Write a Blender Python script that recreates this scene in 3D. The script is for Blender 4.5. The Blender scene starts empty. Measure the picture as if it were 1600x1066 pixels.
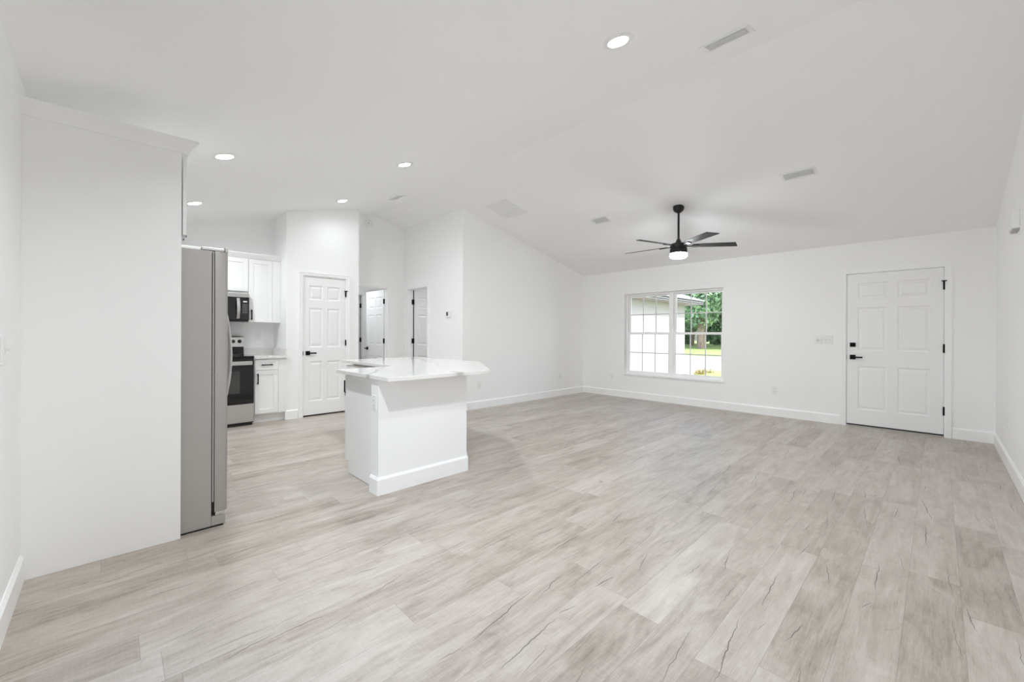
import bpy, bmesh, math, random
from mathutils import Matrix, Vector
random.seed(7)
sc = bpy.context.scene
COL = sc.collection
R = math.radians

# ---------------------------------------------------------------- camera, world, sun, exposure
cam_d = bpy.data.cameras.new('camera')
cam = bpy.data.objects.new('camera', cam_d)
COL.objects.link(cam)
TH, CAMZ, ROLL = 0.8008, 1.2163, 0.0036
fwd = Vector((math.cos(TH), math.sin(TH), 0))
rgt = Vector((math.sin(TH), -math.cos(TH), 0))
up = Vector((0, 0, 1))
rot = Matrix((rgt, up, -fwd)).transposed()
rot = rot @ Matrix.Rotation(ROLL, 3, 'Z')
cam.matrix_world = Matrix.Translation((0, 0, CAMZ)) @ rot.to_4x4()
cam_d.sensor_width = 36.0
cam_d.lens = 645.97 / 1600 * 36
cam_d.shift_x = 0.72 / 1600
cam_d.shift_y = -10.94 / 1600
cam_d.clip_start = 0.02
cam_d.clip_end = 500
sc.camera = cam

sc.view_settings.view_transform = 'Standard'
sc.view_settings.look = 'None'
sc.view_settings.exposure = 0.09
sc.view_settings.gamma = 1.0
sc.view_settings.use_curve_mapping = False

SKY_STRENGTH = 0.55
SUN_STRENGTH = 3.1
DOWNLIGHT = 62.0
DOWNLIGHT_W = 12.6
FANLIGHT = 108.0

world = bpy.data.worlds.new('world')
sc.world = world
world.use_nodes = True
wn = world.node_tree
bg = wn.nodes['Background']
sky = wn.nodes.new('ShaderNodeTexSky')
sky.sky_type = 'NISHITA'
sky.sun_disc = False
sky.sun_elevation = R(52)
sky.sun_rotation = R(190)
sky.air_density = 1.0
sky.dust_density = 2.5
sky.ozone_density = 1.0
wn.links.new(sky.outputs[0], bg.inputs[0])
bg.inputs[1].default_value = SKY_STRENGTH

sun_d = bpy.data.lights.new('sun', 'SUN')
sun_d.energy = SUN_STRENGTH
sun_d.angle = R(0.6)
sun_d.color = (1.0, 0.96, 0.9)
sun = bpy.data.objects.new('sun', sun_d)
COL.objects.link(sun)
sun.rotation_euler = Vector((0.03, -0.72, 0.72)).to_track_quat('Z', 'Y').to_euler()
sun.location = (0, -20, 30)

cy = sc.cycles
cy.use_denoising = True
cy.max_bounces = 24
cy.diffuse_bounces = 20
cy.glossy_bounces = 6
cy.transmission_bounces = 6
cy.transparent_max_bounces = 16
cy.caustics_reflective = False
cy.caustics_refractive = False
cy.sample_clamp_indirect = 8.0

# ---------------------------------------------------------------- helpers
MATS = {}

def mat(name, color, rough=0.5, metal=0.0, spec=0.5, emit=None, estr=0.0, bump=None, coat=0.0):
    m = bpy.data.materials.new(name)
    m.use_nodes = True
    nt = m.node_tree
    b = nt.nodes['Principled BSDF']
    b.inputs['Base Color'].default_value = (*color, 1)
    b.inputs['Roughness'].default_value = rough
    b.inputs['Metallic'].default_value = metal
    b.inputs['Specular IOR Level'].default_value = spec
    b.inputs['Coat Weight'].default_value = coat
    if emit:
        b.inputs['Emission Color'].default_value = (*emit, 1)
        b.inputs['Emission Strength'].default_value = estr
    if bump:
        scale, strength, detail = bump
        geo = nt.nodes.new('ShaderNodeNewGeometry')
        n = nt.nodes.new('ShaderNodeTexNoise')
        n.inputs['Scale'].default_value = scale
        n.inputs['Detail'].default_value = detail
        bp = nt.nodes.new('ShaderNodeBump')
        bp.inputs['Strength'].default_value = strength
        bp.inputs['Distance'].default_value = 0.004
        nt.links.new(geo.outputs['Position'], n.inputs['Vector'])
        nt.links.new(n.outputs['Fac'], bp.inputs['Height'])
        nt.links.new(bp.outputs['Normal'], b.inputs['Normal'])
    MATS[name] = m
    return m


class N:
    """small node graph helper"""
    def __init__(self, m):
        self.nt = m.node_tree
        self.b = self.nt.nodes['Principled BSDF']

    def set(self, sock, v):
        if hasattr(v, 'links') or isinstance(v, bpy.types.NodeSocket):
            self.nt.links.new(v, sock)
        else:
            sock.default_value = v

    def math(self, op, a, b=None, c=None, clamp=False):
        n = self.nt.nodes.new('ShaderNodeMath')
        n.operation = op
        n.use_clamp = clamp
        self.set(n.inputs[0], a)
        if b is not None:
            self.set(n.inputs[1], b)
        if c is not None:
            self.set(n.inputs[2], c)
        return n.outputs[0]

    def pos(self):
        g = self.nt.nodes.new('ShaderNodeNewGeometry')
        s = self.nt.nodes.new('ShaderNodeSeparateXYZ')
        self.nt.links.new(g.outputs['Position'], s.inputs[0])
        return s.outputs

    def xyz(self, x, y, z):
        n = self.nt.nodes.new('ShaderNodeCombineXYZ')
        self.set(n.inputs[0], x)
        self.set(n.inputs[1], y)
        self.set(n.inputs[2], z)
        return n.outputs[0]

    def noise(self, v, scale, detail=4, rough=0.5, dist=0.0):
        n = self.nt.nodes.new('ShaderNodeTexNoise')
        self.set(n.inputs['Vector'], v)
        n.inputs['Scale'].default_value = scale
        n.inputs['Detail'].default_value = detail
        n.inputs['Roughness'].default_value = rough
        n.inputs['Distortion'].default_value = dist
        return n.outputs['Fac']

    def white(self, v):
        n = self.nt.nodes.new('ShaderNodeTexWhiteNoise')
        n.noise_dimensions = '3D'
        self.set(n.inputs['Vector'], v)
        return n.outputs['Value']

    def ramp(self, f, stops):
        n = self.nt.nodes.new('ShaderNodeValToRGB')
        self.set(n.inputs[0], f)
        el = n.color_ramp.elements
        while len(el) < len(stops):
            el.new(0.5)
        for e, (p, c) in zip(el, stops):
            e.position = p
            e.color = (*c, 1)
        return n.outputs[0]

    def smooth(self, x, a, b):
        n = self.nt.nodes.new('ShaderNodeMapRange')
        n.interpolation_type = 'SMOOTHSTEP'
        self.set(n.inputs[0], x)
        n.inputs[1].default_value = a
        n.inputs[2].default_value = b
        return n.outputs[0]

    def mix(self, f, a, b):
        n = self.nt.nodes.new('ShaderNodeMix')
        n.data_type = 'RGBA'
        self.set(n.inputs[0], f)
        for s, v in ((n.inputs[6], a), (n.inputs[7], b)):
            if isinstance(v, tuple):
                s.default_value = (*v, 1)
            else:
                self.nt.links.new(v, s)
        return n.outputs[2]

    def bump(self, h, strength, dist=0.002):
        bp = self.nt.nodes.new('ShaderNodeBump')
        bp.inputs['Strength'].default_value = strength
        bp.inputs['Distance'].default_value = dist
        self.nt.links.new(h, bp.inputs['Height'])
        self.nt.links.new(bp.outputs[0], self.b.inputs['Normal'])


class MB:
    def __init__(self):
        self.v, self.f = [], []

    def add(self, vs, fs, M=None):
        o = len(self.v)
        for p in vs:
            p = Vector(p)
            self.v.append(M @ p if M else p)
        for f in fs:
            self.f.append([i + o for i in f])
        return self

    def box(self, x0, x1, y0, y1, z0, z1, M=None):
        vs = [(x, y, z) for z in (z0, z1) for y in (y0, y1) for x in (x0, x1)]
        return self.add(vs, [(0, 2, 3, 1), (4, 5, 7, 6), (0, 1, 5, 4), (2, 6, 7, 3), (0, 4, 6, 2), (1, 3, 7, 5)], M)

    def prism(self, poly, axis, a0, a1, M=None):
        """poly is 2D: axis y -> (x,z); axis x -> (y,z); axis z -> (x,y)"""
        n = len(poly)
        def P(p, a):
            if axis == 'y':
                return (p[0], a, p[1])
            if axis == 'x':
                return (a, p[0], p[1])
            return (p[0], p[1], a)
        vs = [P(p, a0) for p in poly] + [P(p, a1) for p in poly]
        fs = [tuple(range(n))[::-1], tuple(range(n, 2 * n))]
        fs += [(i, (i + 1) % n, (i + 1) % n + n, i + n) for i in range(n)]
        return self.add(vs, fs, M)

    def ring(self, axis, outer, inner, d0, d1, M=None):
        """rectangular frame; outer/inner = (a0,a1,b0,b1)"""
        def P(a, b, d):
            if axis == 'y':
                return (a, d, b)
            if axis == 'x':
                return (d, a, b)
            return (a, b, d)
        def four(r):
            return [(r[0], r[2]), (r[1], r[2]), (r[1], r[3]), (r[0], r[3])]
        vs = []
        for d in (d0, d1):
            vs += [P(*p, d) for p in four(outer)] + [P(*p, d) for p in four(inner)]
        fs = []
        for i in range(4):
            j = (i + 1) % 4
            fs.append((i, j, j + 4, i + 4))
            fs.append((i + 8, i + 12, j + 12, j + 8))
            fs.append((i, i + 8, j + 8, j))
            fs.append((i + 4, j + 4, j + 12, i + 12))
        return self.add(vs, fs, M)

    def lathe(self, prof, c=(0, 0, 0), n=32, M=None):
        """profile of (radius, z) about the z axis through c; closed with caps"""
        vs, fs = [], []
        for r, z in prof:
            for k in range(n):
                a = 2 * math.pi * k / n
                vs.append((c[0] + r * math.cos(a), c[1] + r * math.sin(a), c[2] + z))
        m = len(prof)
        for i in range(m - 1):
            for k in range(n):
                k2 = (k + 1) % n
                fs.append((i * n + k, i * n + k2, (i + 1) * n + k2, (i + 1) * n + k))
        fs.append(tuple(range(n))[::-1])
        fs.append(tuple(range((m - 1) * n, m * n)))
        return self.add(vs, fs, M)

    def tube(self, pts, r, n=10, M=None):
        pts = [Vector(p) for p in pts]
        vs, fs = [], []
        prev = None
        for i, p in enumerate(pts):
            d = (pts[min(i + 1, len(pts) - 1)] - pts[max(i - 1, 0)]).normalized()
            a = Vector((0, 0, 1)) if abs(d.z) < 0.9 else Vector((1, 0, 0))
            if prev is not None:
                a = prev
            s = d.cross(a).normalized()
            t = s.cross(d).normalized()
            prev = t
            rr = r[i] if isinstance(r, (list, tuple)) else r
            for k in range(n):
                an = 2 * math.pi * k / n
                vs.append(p + s * (rr * math.cos(an)) + t * (rr * math.sin(an)))
        for i in range(len(pts) - 1):
            for k in range(n):
                k2 = (k + 1) % n
                fs.append((i * n + k, i * n + k2, (i + 1) * n + k2, (i + 1) * n + k))
        fs.append(tuple(range(n))[::-1])
        fs.append(tuple(range((len(pts) - 1) * n, len(pts) * n)))
        return self.add(vs, fs, M)

    def build(self, name, m, parent=None, bev=0.0, smooth=False, org=None, weld=True):
        """vertices are in world space; the object keeps them there under its parent.
        A top-level object gets its origin at org or at the centre of its base."""
        if parent is not None:
            o0 = parent['_org']
            o0 = Vector(o0)
        elif org is not None:
            o0 = Vector(org)
        else:
            xs = [p.x for p in self.v]; ys = [p.y for p in self.v]; zs = [p.z for p in self.v]
            o0 = Vector(((min(xs) + max(xs)) / 2, (min(ys) + max(ys)) / 2, min(zs)))
        me = bpy.data.meshes.new(name)
        bm = bmesh.new()
        bv = [bm.verts.new(p - o0) for p in self.v]
        for f in self.f:
            try:
                bm.faces.new([bv[i] for i in f])
            except ValueError:
                pass
        if weld:
            bmesh.ops.remove_doubles(bm, verts=bm.verts, dist=1e-5)
            bmesh.ops.recalc_face_normals(bm, faces=bm.faces)
        if smooth:
            for f in bm.faces:
                f.smooth = True
        bm.to_mesh(me)
        bm.free()
        if smooth:
            me.set_sharp_from_angle(angle=R(35))
        me.materials.append(MATS[m] if isinstance(m, str) else m)
        o = bpy.data.objects.new(name, me)
        COL.objects.link(o)
        o['_org'] = tuple(o0)
        if parent is not None:
            o.parent = parent
        else:
            o.location = o0
        if bev:
            md = o.modifiers.new('bevel', 'BEVEL')
            md.width = bev
            md.segments = 2
            md.limit_method = 'ANGLE'
        return o


def tag(o, label=None, cat=None, group=None, kind=None):
    if label:
        o['label'] = label
    if cat:
        o['category'] = cat
    if group:
        o['group'] = group
    if kind:
        o['kind'] = kind
    return o


def thing(name, loc, label, cat, group=None, kind=None):
    o = bpy.data.objects.new(name, None)
    o.empty_display_size = 0.1
    COL.objects.link(o)
    o.location = loc
    o['_org'] = tuple(loc)
    return tag(o, label, cat, group, kind)


def struct(name, mb, m, label=None, cat=None, org=None, bev=0.0):
    return tag(mb.build(name, m, org=org, bev=bev), label, cat, kind='structure')


def copy_tree(o, parent=None):
    c = o.copy()
    COL.objects.link(c)
    if parent is not None:
        c.parent = parent
    for ch in list(o.children):
        copy_tree(ch, c)
    return c

# ---------------------------------------------------------------- materials
mat('wall_paint', (0.925, 0.925, 0.925), 0.55, spec=0.3, bump=(140, 0.05, 3))
mat('ceiling_paint', (0.935, 0.935, 0.935), 0.7, spec=0.2, bump=(60, 0.08, 4))
mat('trim_paint', (0.94, 0.94, 0.94), 0.32, spec=0.45)
mat('door_paint', (0.90, 0.90, 0.90), 0.35, spec=0.45)
mat('cabinet_white', (0.90, 0.90, 0.895), 0.33, spec=0.45)
mat('plastic_white', (0.86, 0.86, 0.85), 0.3)
mat('toggle_white', (0.72, 0.72, 0.71), 0.4)
mat('plastic_grey', (0.45, 0.45, 0.44), 0.4)
mat('outlet_slot', (0.35, 0.35, 0.34), 0.5)
mat('black_metal', (0.008, 0.008, 0.008), 0.55, spec=0.12)
mat('fan_black', (0.014, 0.013, 0.012), 0.42, spec=0.35)
mat('fan_blade', (0.035, 0.033, 0.031), 0.6, spec=0.22)
mat('black_glass', (0.008, 0.008, 0.008), 0.06, spec=0.5)
mat('oven_window', (0.055, 0.055, 0.054), 0.12, spec=0.5)
mat('black_plastic', (0.018, 0.018, 0.018), 0.4)
mat('gasket_grey', (0.42, 0.39, 0.37), 0.6)
mat('rubber_and_gap_shade', (0.03, 0.028, 0.026), 0.7)
mat('fridge_side', (0.43, 0.41, 0.39), 0.38, metal=0.25)
mat('vent_metal', (0.93, 0.93, 0.93), 0.45)
mat('vent_dark', (0.80, 0.80, 0.80), 0.8)
mat('chrome', (0.75, 0.75, 0.74), 0.12, metal=1.0)
mat('display', (0.5, 0.5, 0.5), 0.3, emit=(0.8, 0.85, 0.85), estr=0.35)
mat('shadow_gap', (0.02, 0.02, 0.02), 0.9)
mat('lamp_lens', (0.9, 0.9, 0.88), 0.5, emit=(0.91, 0.965, 1.0), estr=DOWNLIGHT)
mat('fan_lens', (0.9, 0.9, 0.88), 0.5, emit=(0.91, 0.965, 1.0), estr=FANLIGHT)
mat('window_vinyl', (0.95, 0.95, 0.945), 0.3)
mat('concrete', (0.62, 0.60, 0.57), 0.85, bump=(30, 0.2, 5))
mat('stucco', (0.41, 0.405, 0.40), 0.9, bump=(50, 0.3, 5))
mat('fascia_dark', (0.045, 0.048, 0.05), 0.5)
mat('fascia_light', (0.42, 0.42, 0.41), 0.5)
mat('soffit', (0.30, 0.27, 0.24), 0.7)
mat('threshold', (0.45, 0.42, 0.40), 0.35, metal=0.6)

m = mat('stainless', (0.60, 0.59, 0.58), 0.30, metal=1.0)
g = N(m)
p = g.pos()
f = g.noise(g.xyz(g.math('MULTIPLY', p[0], 4.0), g.math('MULTIPLY', p[1], 4.0), g.math('MULTIPLY', p[2], 320.0)), 1.0, 3)
g.bump(f, 0.06, 0.0006)
m = mat('fridge_steel', (0.46, 0.445, 0.43), 0.34, metal=0.9)

m = mat('quartz', (0.86, 0.85, 0.83), 0.09, spec=0.5)
g = N(m)
p = g.pos()
v0 = g.xyz(g.math('ADD', p[0], g.math('MULTIPLY', p[1], 0.35)), g.math('MULTIPLY', p[1], 0.62), p[2])
n1 = g.noise(v0, 1.15, 7, 0.55, 0.9)
n2 = g.noise(v0, 0.8, 2, 0.5)
ve = g.math('SUBTRACT', 1.0, g.smooth(g.math('ABSOLUTE', g.math('SUBTRACT', n1, 0.5)), 0.002, 0.022))
ve = g.math('MULTIPLY', ve, g.smooth(n2, 0.42, 0.62))
n3 = g.noise(g.xyz(p[0], p[1], g.math('ADD', p[2], 5.0)), 2.6, 8, 0.6, 1.2)
v3 = g.math('SUBTRACT', 1.0, g.smooth(g.math('ABSOLUTE', g.math('SUBTRACT', n3, 0.5)), 0.0, 0.012))
wx = g.math('MULTIPLY', g.math('SUBTRACT', g.noise(g.xyz(p[0], p[1], 1.0), 5.0, 4, 0.6), 0.5), 0.16)
wy = g.math('MULTIPLY', g.math('SUBTRACT', g.noise(g.xyz(p[0], p[1], 9.0), 5.0, 4, 0.6), 0.5), 0.16)
qx, qy = g.math('ADD', p[0], wx), g.math('ADD', p[1], wy)
def seg(x0, y0, x1, y1, w):
    dx, dy = x1 - x0, y1 - y0
    l2 = dx * dx + dy * dy
    tt = g.math('ADD', g.math('MULTIPLY', g.math('SUBTRACT', qx, x0), dx / l2), g.math('MULTIPLY', g.math('SUBTRACT', qy, y0), dy / l2), clamp=True)
    ex = g.math('SUBTRACT', g.math('SUBTRACT', qx, x0), g.math('MULTIPLY', tt, dx))
    ey = g.math('SUBTRACT', g.math('SUBTRACT', qy, y0), g.math('MULTIPLY', tt, dy))
    d = g.math('SQRT', g.math('ADD', g.math('MULTIPLY', ex, ex), g.math('MULTIPLY', ey, ey)))
    return g.math('SUBTRACT', 1.0, g.smooth(d, w * 0.3, w))
fe = g.math('MAXIMUM', seg(1.40, 3.03, 1.80, 3.58, 0.022), seg(2.78, 4.55, 2.37, 3.42, 0.03))
fe = g.math('MAXIMUM', fe, seg(2.045, 2.70, 2.05, 2.78, 0.06))
vv = g.math('ADD', g.math('ADD', g.math('MULTIPLY', ve, 0.45), g.math('MULTIPLY', fe, 0.9)), g.math('MULTIPLY', v3, 0.10), clamp=True)
g.nt.links.new(g.mix(vv, (0.80, 0.795, 0.78), (0.52, 0.49, 0.455)), g.b.inputs['Base Color'])

# pale oak plank floor
m = mat('plank_floor', (0.6, 0.56, 0.52), 0.42, spec=0.28)
g = N(m)
p = g.pos()
PW, PL = 0.178, 1.22
vv = g.math('DIVIDE', g.math('SUBTRACT', p[1], 0.10), PW)
row = g.math('FLOOR', vv)
rv = g.white(g.xyz(row, 3.7, 1.3))
uu = g.math('ADD', g.math('DIVIDE', p[0], PL), g.math('MULTIPLY', rv, 7.0))
colm = g.math('FLOOR', uu)
r1 = g.white(g.xyz(row, colm, 0.5))
r2 = g.white(g.xyz(row, colm, 9.5))
fv = g.math('FRACT', vv)
fu = g.math('FRACT', uu)
off = g.math('MULTIPLY', r1, 60.0)
off2 = g.math('MULTIPLY', r2, 60.0)
X, Y = p[0], p[1]
broad = g.noise(g.xyz(g.math('ADD', g.math('MULTIPLY', X, 2.0), off), g.math('ADD', g.math('MULTIPLY', Y, 7.5), off2), r1), 1.35, 8, 0.62, 0.9)
streak = g.noise(g.xyz(g.math('ADD', g.math('MULTIPLY', X, 2.0), off2), g.math('MULTIPLY', Y, 34.0), off), 1.0, 5, 0.6, 0.25)
fine = g.noise(g.xyz(g.math('MULTIPLY', X, 14.0), g.math('MULTIPLY', Y, 260.0), off), 1.0, 4, 0.65)
saw = g.noise(g.xyz(g.math('MULTIPLY', X, 150.0), g.math('MULTIPLY', Y, 10.0), off2), 1.0, 2, 0.5)
t = g.math('MULTIPLY', g.math('SUBTRACT', broad, 0.5), 1.3)
t = g.math('ADD', t, g.math('MULTIPLY', g.math('SUBTRACT', streak, 0.5), 0.62))
t = g.math('ADD', t, g.math('MULTIPLY', g.math('SUBTRACT', fine, 0.5), 0.75))
t = g.math('ADD', t, g.math('MULTIPLY', g.math('SUBTRACT', saw, 0.5), 0.22))
t = g.math('ADD', t, g.math('MULTIPLY', g.math('SUBTRACT', r1, 0.5), 0.34))
t = g.math('ADD', t, 0.60, clamp=True)
base = g.ramp(t, [(0.0, (0.235, 0.195, 0.162)), (0.28, (0.345, 0.297, 0.253)), (0.58, (0.445, 0.395, 0.348)), (1.0, (0.56, 0.515, 0.468))])
# dark checks and splits that run with the grain
def checks(cell, seed, chance, wmin, wmax):
    cu = g.math('ADD', g.math('DIVIDE', X, cell), g.math('MULTIPLY', g.white(g.xyz(row, seed, 2.2)), 5.0))
    ce = g.math('FLOOR', cu)
    cf = g.math('SUBTRACT', g.math('FRACT', cu), 0.5)
    h1 = g.white(g.xyz(row, ce, seed + 0.3))
    h2 = g.white(g.xyz(row, ce, seed + 1.3))
    h3 = g.white(g.xyz(row, ce, seed + 2.3))
    v0 = g.math('ADD', 0.10, g.math('MULTIPLY', h2, 0.80))
    tilt = g.math('MULTIPLY', cf, g.math('MULTIPLY', g.math('SUBTRACT', h3, 0.5), 0.9))
    wob = g.math('MULTIPLY', g.math('SUBTRACT', g.noise(g.xyz(g.math('MULTIPLY', X, 11.0), row, h1), 1.0, 4, 0.6), 0.5), 0.20)
    d = g.math('SUBTRACT', fv, g.math('ADD', v0, g.math('ADD', tilt, wob)))
    d = g.math('MULTIPLY', g.math('ABSOLUTE', d), PW)
    half = g.math('ADD', 0.12, g.math('MULTIPLY', h3, 0.30))
    taper = g.math('SUBTRACT', 1.0, g.math('DIVIDE', g.math('ABSOLUTE', cf), half), clamp=True)
    w = g.math('MULTIPLY', g.math('POWER', taper, 0.6), g.math('ADD', wmin, g.math('MULTIPLY', h2, wmax - wmin)))
    mk = g.math('SUBTRACT', 1.0, g.math('DIVIDE', d, g.math('ADD', w, 0.00001)), clamp=True)
    mk = g.math('MULTIPLY', g.math('MULTIPLY', mk, 1.6, clamp=True), g.math('GREATER_THAN', taper, 0.0))
    return g.math('MULTIPLY', mk, g.math('GREATER_THAN', h1, 1.0 - chance))
ck = g.math('MAXIMUM', checks(0.55, 31.0, 0.5, 0.0012, 0.0040), checks(0.30, 57.0, 0.26, 0.0010, 0.0030))
base = g.mix(g.math('MULTIPLY', ck, 0.92), base, (0.12, 0.10, 0.085))
# knots and cross-grain smudges
kn = g.noise(g.xyz(g.math('ADD', g.math('MULTIPLY', X, 4.0), off), g.math('ADD', g.math('MULTIPLY', Y, 9.0), off2), 2.0), 1.0, 4, 0.6, 1.5)
base = g.mix(g.math('MULTIPLY', g.smooth(kn, 0.62, 0.78), 0.65), base, (0.30, 0.25, 0.21))
# joints
ev = g.math('MULTIPLY', g.math('MINIMUM', fv, g.math('SUBTRACT', 1.0, fv)), PW)
eu = g.math('MULTIPLY', g.math('MINIMUM', fu, g.math('SUBTRACT', 1.0, fu)), PL)
ed = g.math('MINIMUM', ev, eu)
jt = g.math('SUBTRACT', 1.0, g.smooth(ed, 0.0004, 0.0018))
base = g.mix(g.math('MULTIPLY', jt, 0.5), base, (0.25, 0.21, 0.18))
g.nt.links.new(base, g.b.inputs['Base Color'])
g.nt.links.new(g.math('ADD', 0.26, g.math('MULTIPLY', fine, 0.14)), g.b.inputs['Roughness'])
hh = g.math('ADD', g.math('MULTIPLY', fine, 0.4), g.math('MULTIPLY', jt, -1.0))
g.bump(hh, 0.12, 0.001)

m = mat('shingles', (0.5, 0.5, 0.52), 0.9)
g = N(m)
p = g.pos()
f = g.noise(g.xyz(g.math('MULTIPLY', p[0], 3), g.math('MULTIPLY', p[1], 3), g.math('MULTIPLY', p[2], 14)), 2.0, 4)
g.nt.links.new(g.ramp(f, [(0.3, (0.36, 0.36, 0.38)), (0.7, (0.60, 0.60, 0.63))]), g.b.inputs['Base Color'])
m = mat('lawn_green', (0.25, 0.36, 0.10), 0.9)
g = N(m)
p = g.pos()
f = g.noise(g.xyz(p[0], p[1], p[2]), 1.4, 8, 0.65)
g.nt.links.new(g.ramp(f, [(0.3, (0.24, 0.38, 0.09)), (0.7, (0.48, 0.56, 0.22))]), g.b.inputs['Base Color'])
m = mat('bark', (0.2, 0.15, 0.11), 0.9)
g = N(m)
p = g.pos()
f = g.noise(g.xyz(g.math('MULTIPLY', p[0], 5), g.math('MULTIPLY', p[1], 5), p[2]), 2.0, 6)
g.nt.links.new(g.ramp(f, [(0.3, (0.20, 0.14, 0.11)), (0.7, (0.42, 0.32, 0.26))]), g.b.inputs['Base Color'])

def leaf_mat(name, c1, c2):
    m = mat(name, c1, 0.6)
    g = N(m)
    p = g.pos()
    f = g.noise(g.xyz(p[0], p[1], p[2]), 1.1, 5, 0.7)
    g.nt.links.new(g.ramp(f, [(0.3, c1), (0.7, c2)]), g.b.inputs['Base Color'])
leaf_mat('leaf_dark', (0.19, 0.34, 0.24), (0.36, 0.50, 0.35))
leaf_mat('leaf_mid', (0.24, 0.40, 0.27), (0.44, 0.58, 0.38))
leaf_mat('leaf_straw', (0.36, 0.28, 0.13), (0.52, 0.46, 0.22))

m = bpy.data.materials.new('window_glass')
m.use_nodes = True
nt = m.node_tree
nt.nodes.clear()
out = nt.nodes.new('ShaderNodeOutputMaterial')
mx = nt.nodes.new('ShaderNodeMixShader')
tr = nt.nodes.new('ShaderNodeBsdfTransparent')
tr.inputs[0].default_value = (0.98, 0.982, 0.978, 1)
gl = nt.nodes.new('ShaderNodeBsdfGlossy')
gl.inputs['Roughness'].default_value = 0.0
fr = nt.nodes.new('ShaderNodeFresnel')
fr.inputs[0].default_value = 1.25
nt.links.new(fr.outputs[0], mx.inputs[0])
nt.links.new(tr.outputs[0], mx.inputs[1])
nt.links.new(gl.outputs[0], mx.inputs[2])
nt.links.new(mx.outputs[0], out.inputs[0])
MATS['window_glass'] = m

# ---------------------------------------------------------------- room shell
UL, UF = -0.315, 7.144          # left wall plane, window wall plane
VR, VK, VL = -0.454, 7.0, 5.198  # right wall, kitchen/back wall, living wall
UH = 3.97                       # hall side wall
VP, UP0, UP1 = 6.38, 1.772, 2.815  # pantry front and its two sides
SL, SR, URG = 0.2391, 0.234, 3.385
WT = 0.12

def ceilz(x):
    return 2.44 + SL * (x - UL) if x <= URG else 2.445 + SR * (UF - x)

mb = MB().box(UL - 0.3, UF + 0.2, VR - 0.3, 9.9, -0.12, 0.0)
struct('floor', mb, 'plank_floor', org=(3.4, 3.3, 0))

# vaulted ceiling: one solid, two slopes
prof = [(UL - 0.2, ceilz(UL - 0.2)), (URG, ceilz(URG)), (UF + 0.2, ceilz(UF + 0.2)),
        (UF + 0.2, ceilz(UF + 0.2) + 0.2), (URG, ceilz(URG) + 0.2), (UL - 0.2, ceilz(UL - 0.2) + 0.2)]
struct('ceiling', MB().prism(prof, 'y', VR - 0.2, VK + 0.2), 'ceiling_paint')


def gable_wall(name, y0, y1, x0, x1, holes=(), m='wall_paint', label=None):
    """wall in the x-z plane that follows the ceiling; holes = (xa, xb, za, zb)"""
    mb = MB()
    xs = sorted({x0, x1, *[h[0] for h in holes], *[h[1] for h in holes], *([URG] if x0 < URG < x1 else [])})
    for a, b in zip(xs, xs[1:]):
        segs = [(0.0, None)]
        for h in holes:
            if h[0] <= a + 1e-6 and b <= h[1] + 1e-6:
                segs = ([(0.0, h[2])] if h[2] > 0 else []) + [(h[3], None)]
        for za, zb in segs:
            if zb is None:
                poly = [(a, za), (b, za), (b, ceilz(b) + 0.01), (a, ceilz(a) + 0.01)]
            else:
                poly = [(a, za), (b, za), (b, zb), (a, zb)]
            mb.prism(poly, 'y', y0, y1)
    return struct(name, mb, m, label, 'wall' if label else None)


def side_wall(name, x0, x1, y0, y1, ztop, holes=(), m='wall_paint', zbase=0.0):
    mb = MB()
    ys = sorted({y0, y1, *[h[0] for h in holes], *[h[1] for h in holes]})
    for a, b in zip(ys, ys[1:]):
        segs = [(zbase, ztop)]
        for h in holes:
            if h[0] <= a + 1e-6 and b <= h[1] + 1e-6:
                segs = ([(zbase, h[2])] if h[2] > zbase else []) + [(h[3], ztop)]
        for za, zb in segs:
            mb.box(x0, x1, a, b, za, zb)
    return struct(name, mb, m)

# openings
WIN = (2.43, 4.23, 0.445, 1.99)
FD = (-0.075, 0.882, 0.0, 2.06)      # front door rough opening
PD = (1.985, 2.622, 0.0, 2.058)      # pantry door
HD = (2.86, 3.645, 0.0, 2.05)        # back hall opening
BD = (6.19, 6.90, 0.0, 2.05)         # side bedroom opening
CD = (3.10, 3.885, 0.0, 2.05)        # closet opening deep in the back hall

SD = (0.05, 2.25, 0.0, 2.06)          # unseen sliding door opening, added to let in fill daylight
side_wall('wall_left', UL - WT, UL, VR - WT, VK + WT, ceilz(UL) + 0.01, holes=[SD])
gable_wall('wall_right', VR - WT, VR, UL, UF)
side_wall('wall_front', UF, UF + 0.2, VR - WT, 8.6, ceilz(UF) + 0.01, holes=[WIN, FD])
gable_wall('wall_back', VK, VK + WT, UL, UH + WT, holes=[HD])
gable_wall('wall_living', VL, VL + WT, UH, UF)
side_wall('wall_hall', UH, UH + WT, VL + WT, VK, ceilz(UH) + 0.01, holes=[BD])
gable_wall('wall_pantry', VP, VP + WT, UP0, UP1, holes=[PD])
mb = MB()
mb.prism([(UP0, 0), (UP0 + 0.1, 0), (UP0 + 0.1, ceilz(UP0 + 0.1) + 0.01), (UP0, ceilz(UP0) + 0.01)], 'y', VP + WT, VK)
struct('wall_pantry_left', mb, 'wall_paint')
mb = MB()
mb.prism([(UP1 - 0.1, 0), (UP1, 0), (UP1, ceilz(UP1) + 0.01), (UP1 - 0.1, ceilz(UP1 - 0.1) + 0.01)], 'y', VP + WT, VK)
struct('wall_pantry_right', mb, 'wall_paint')
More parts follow.
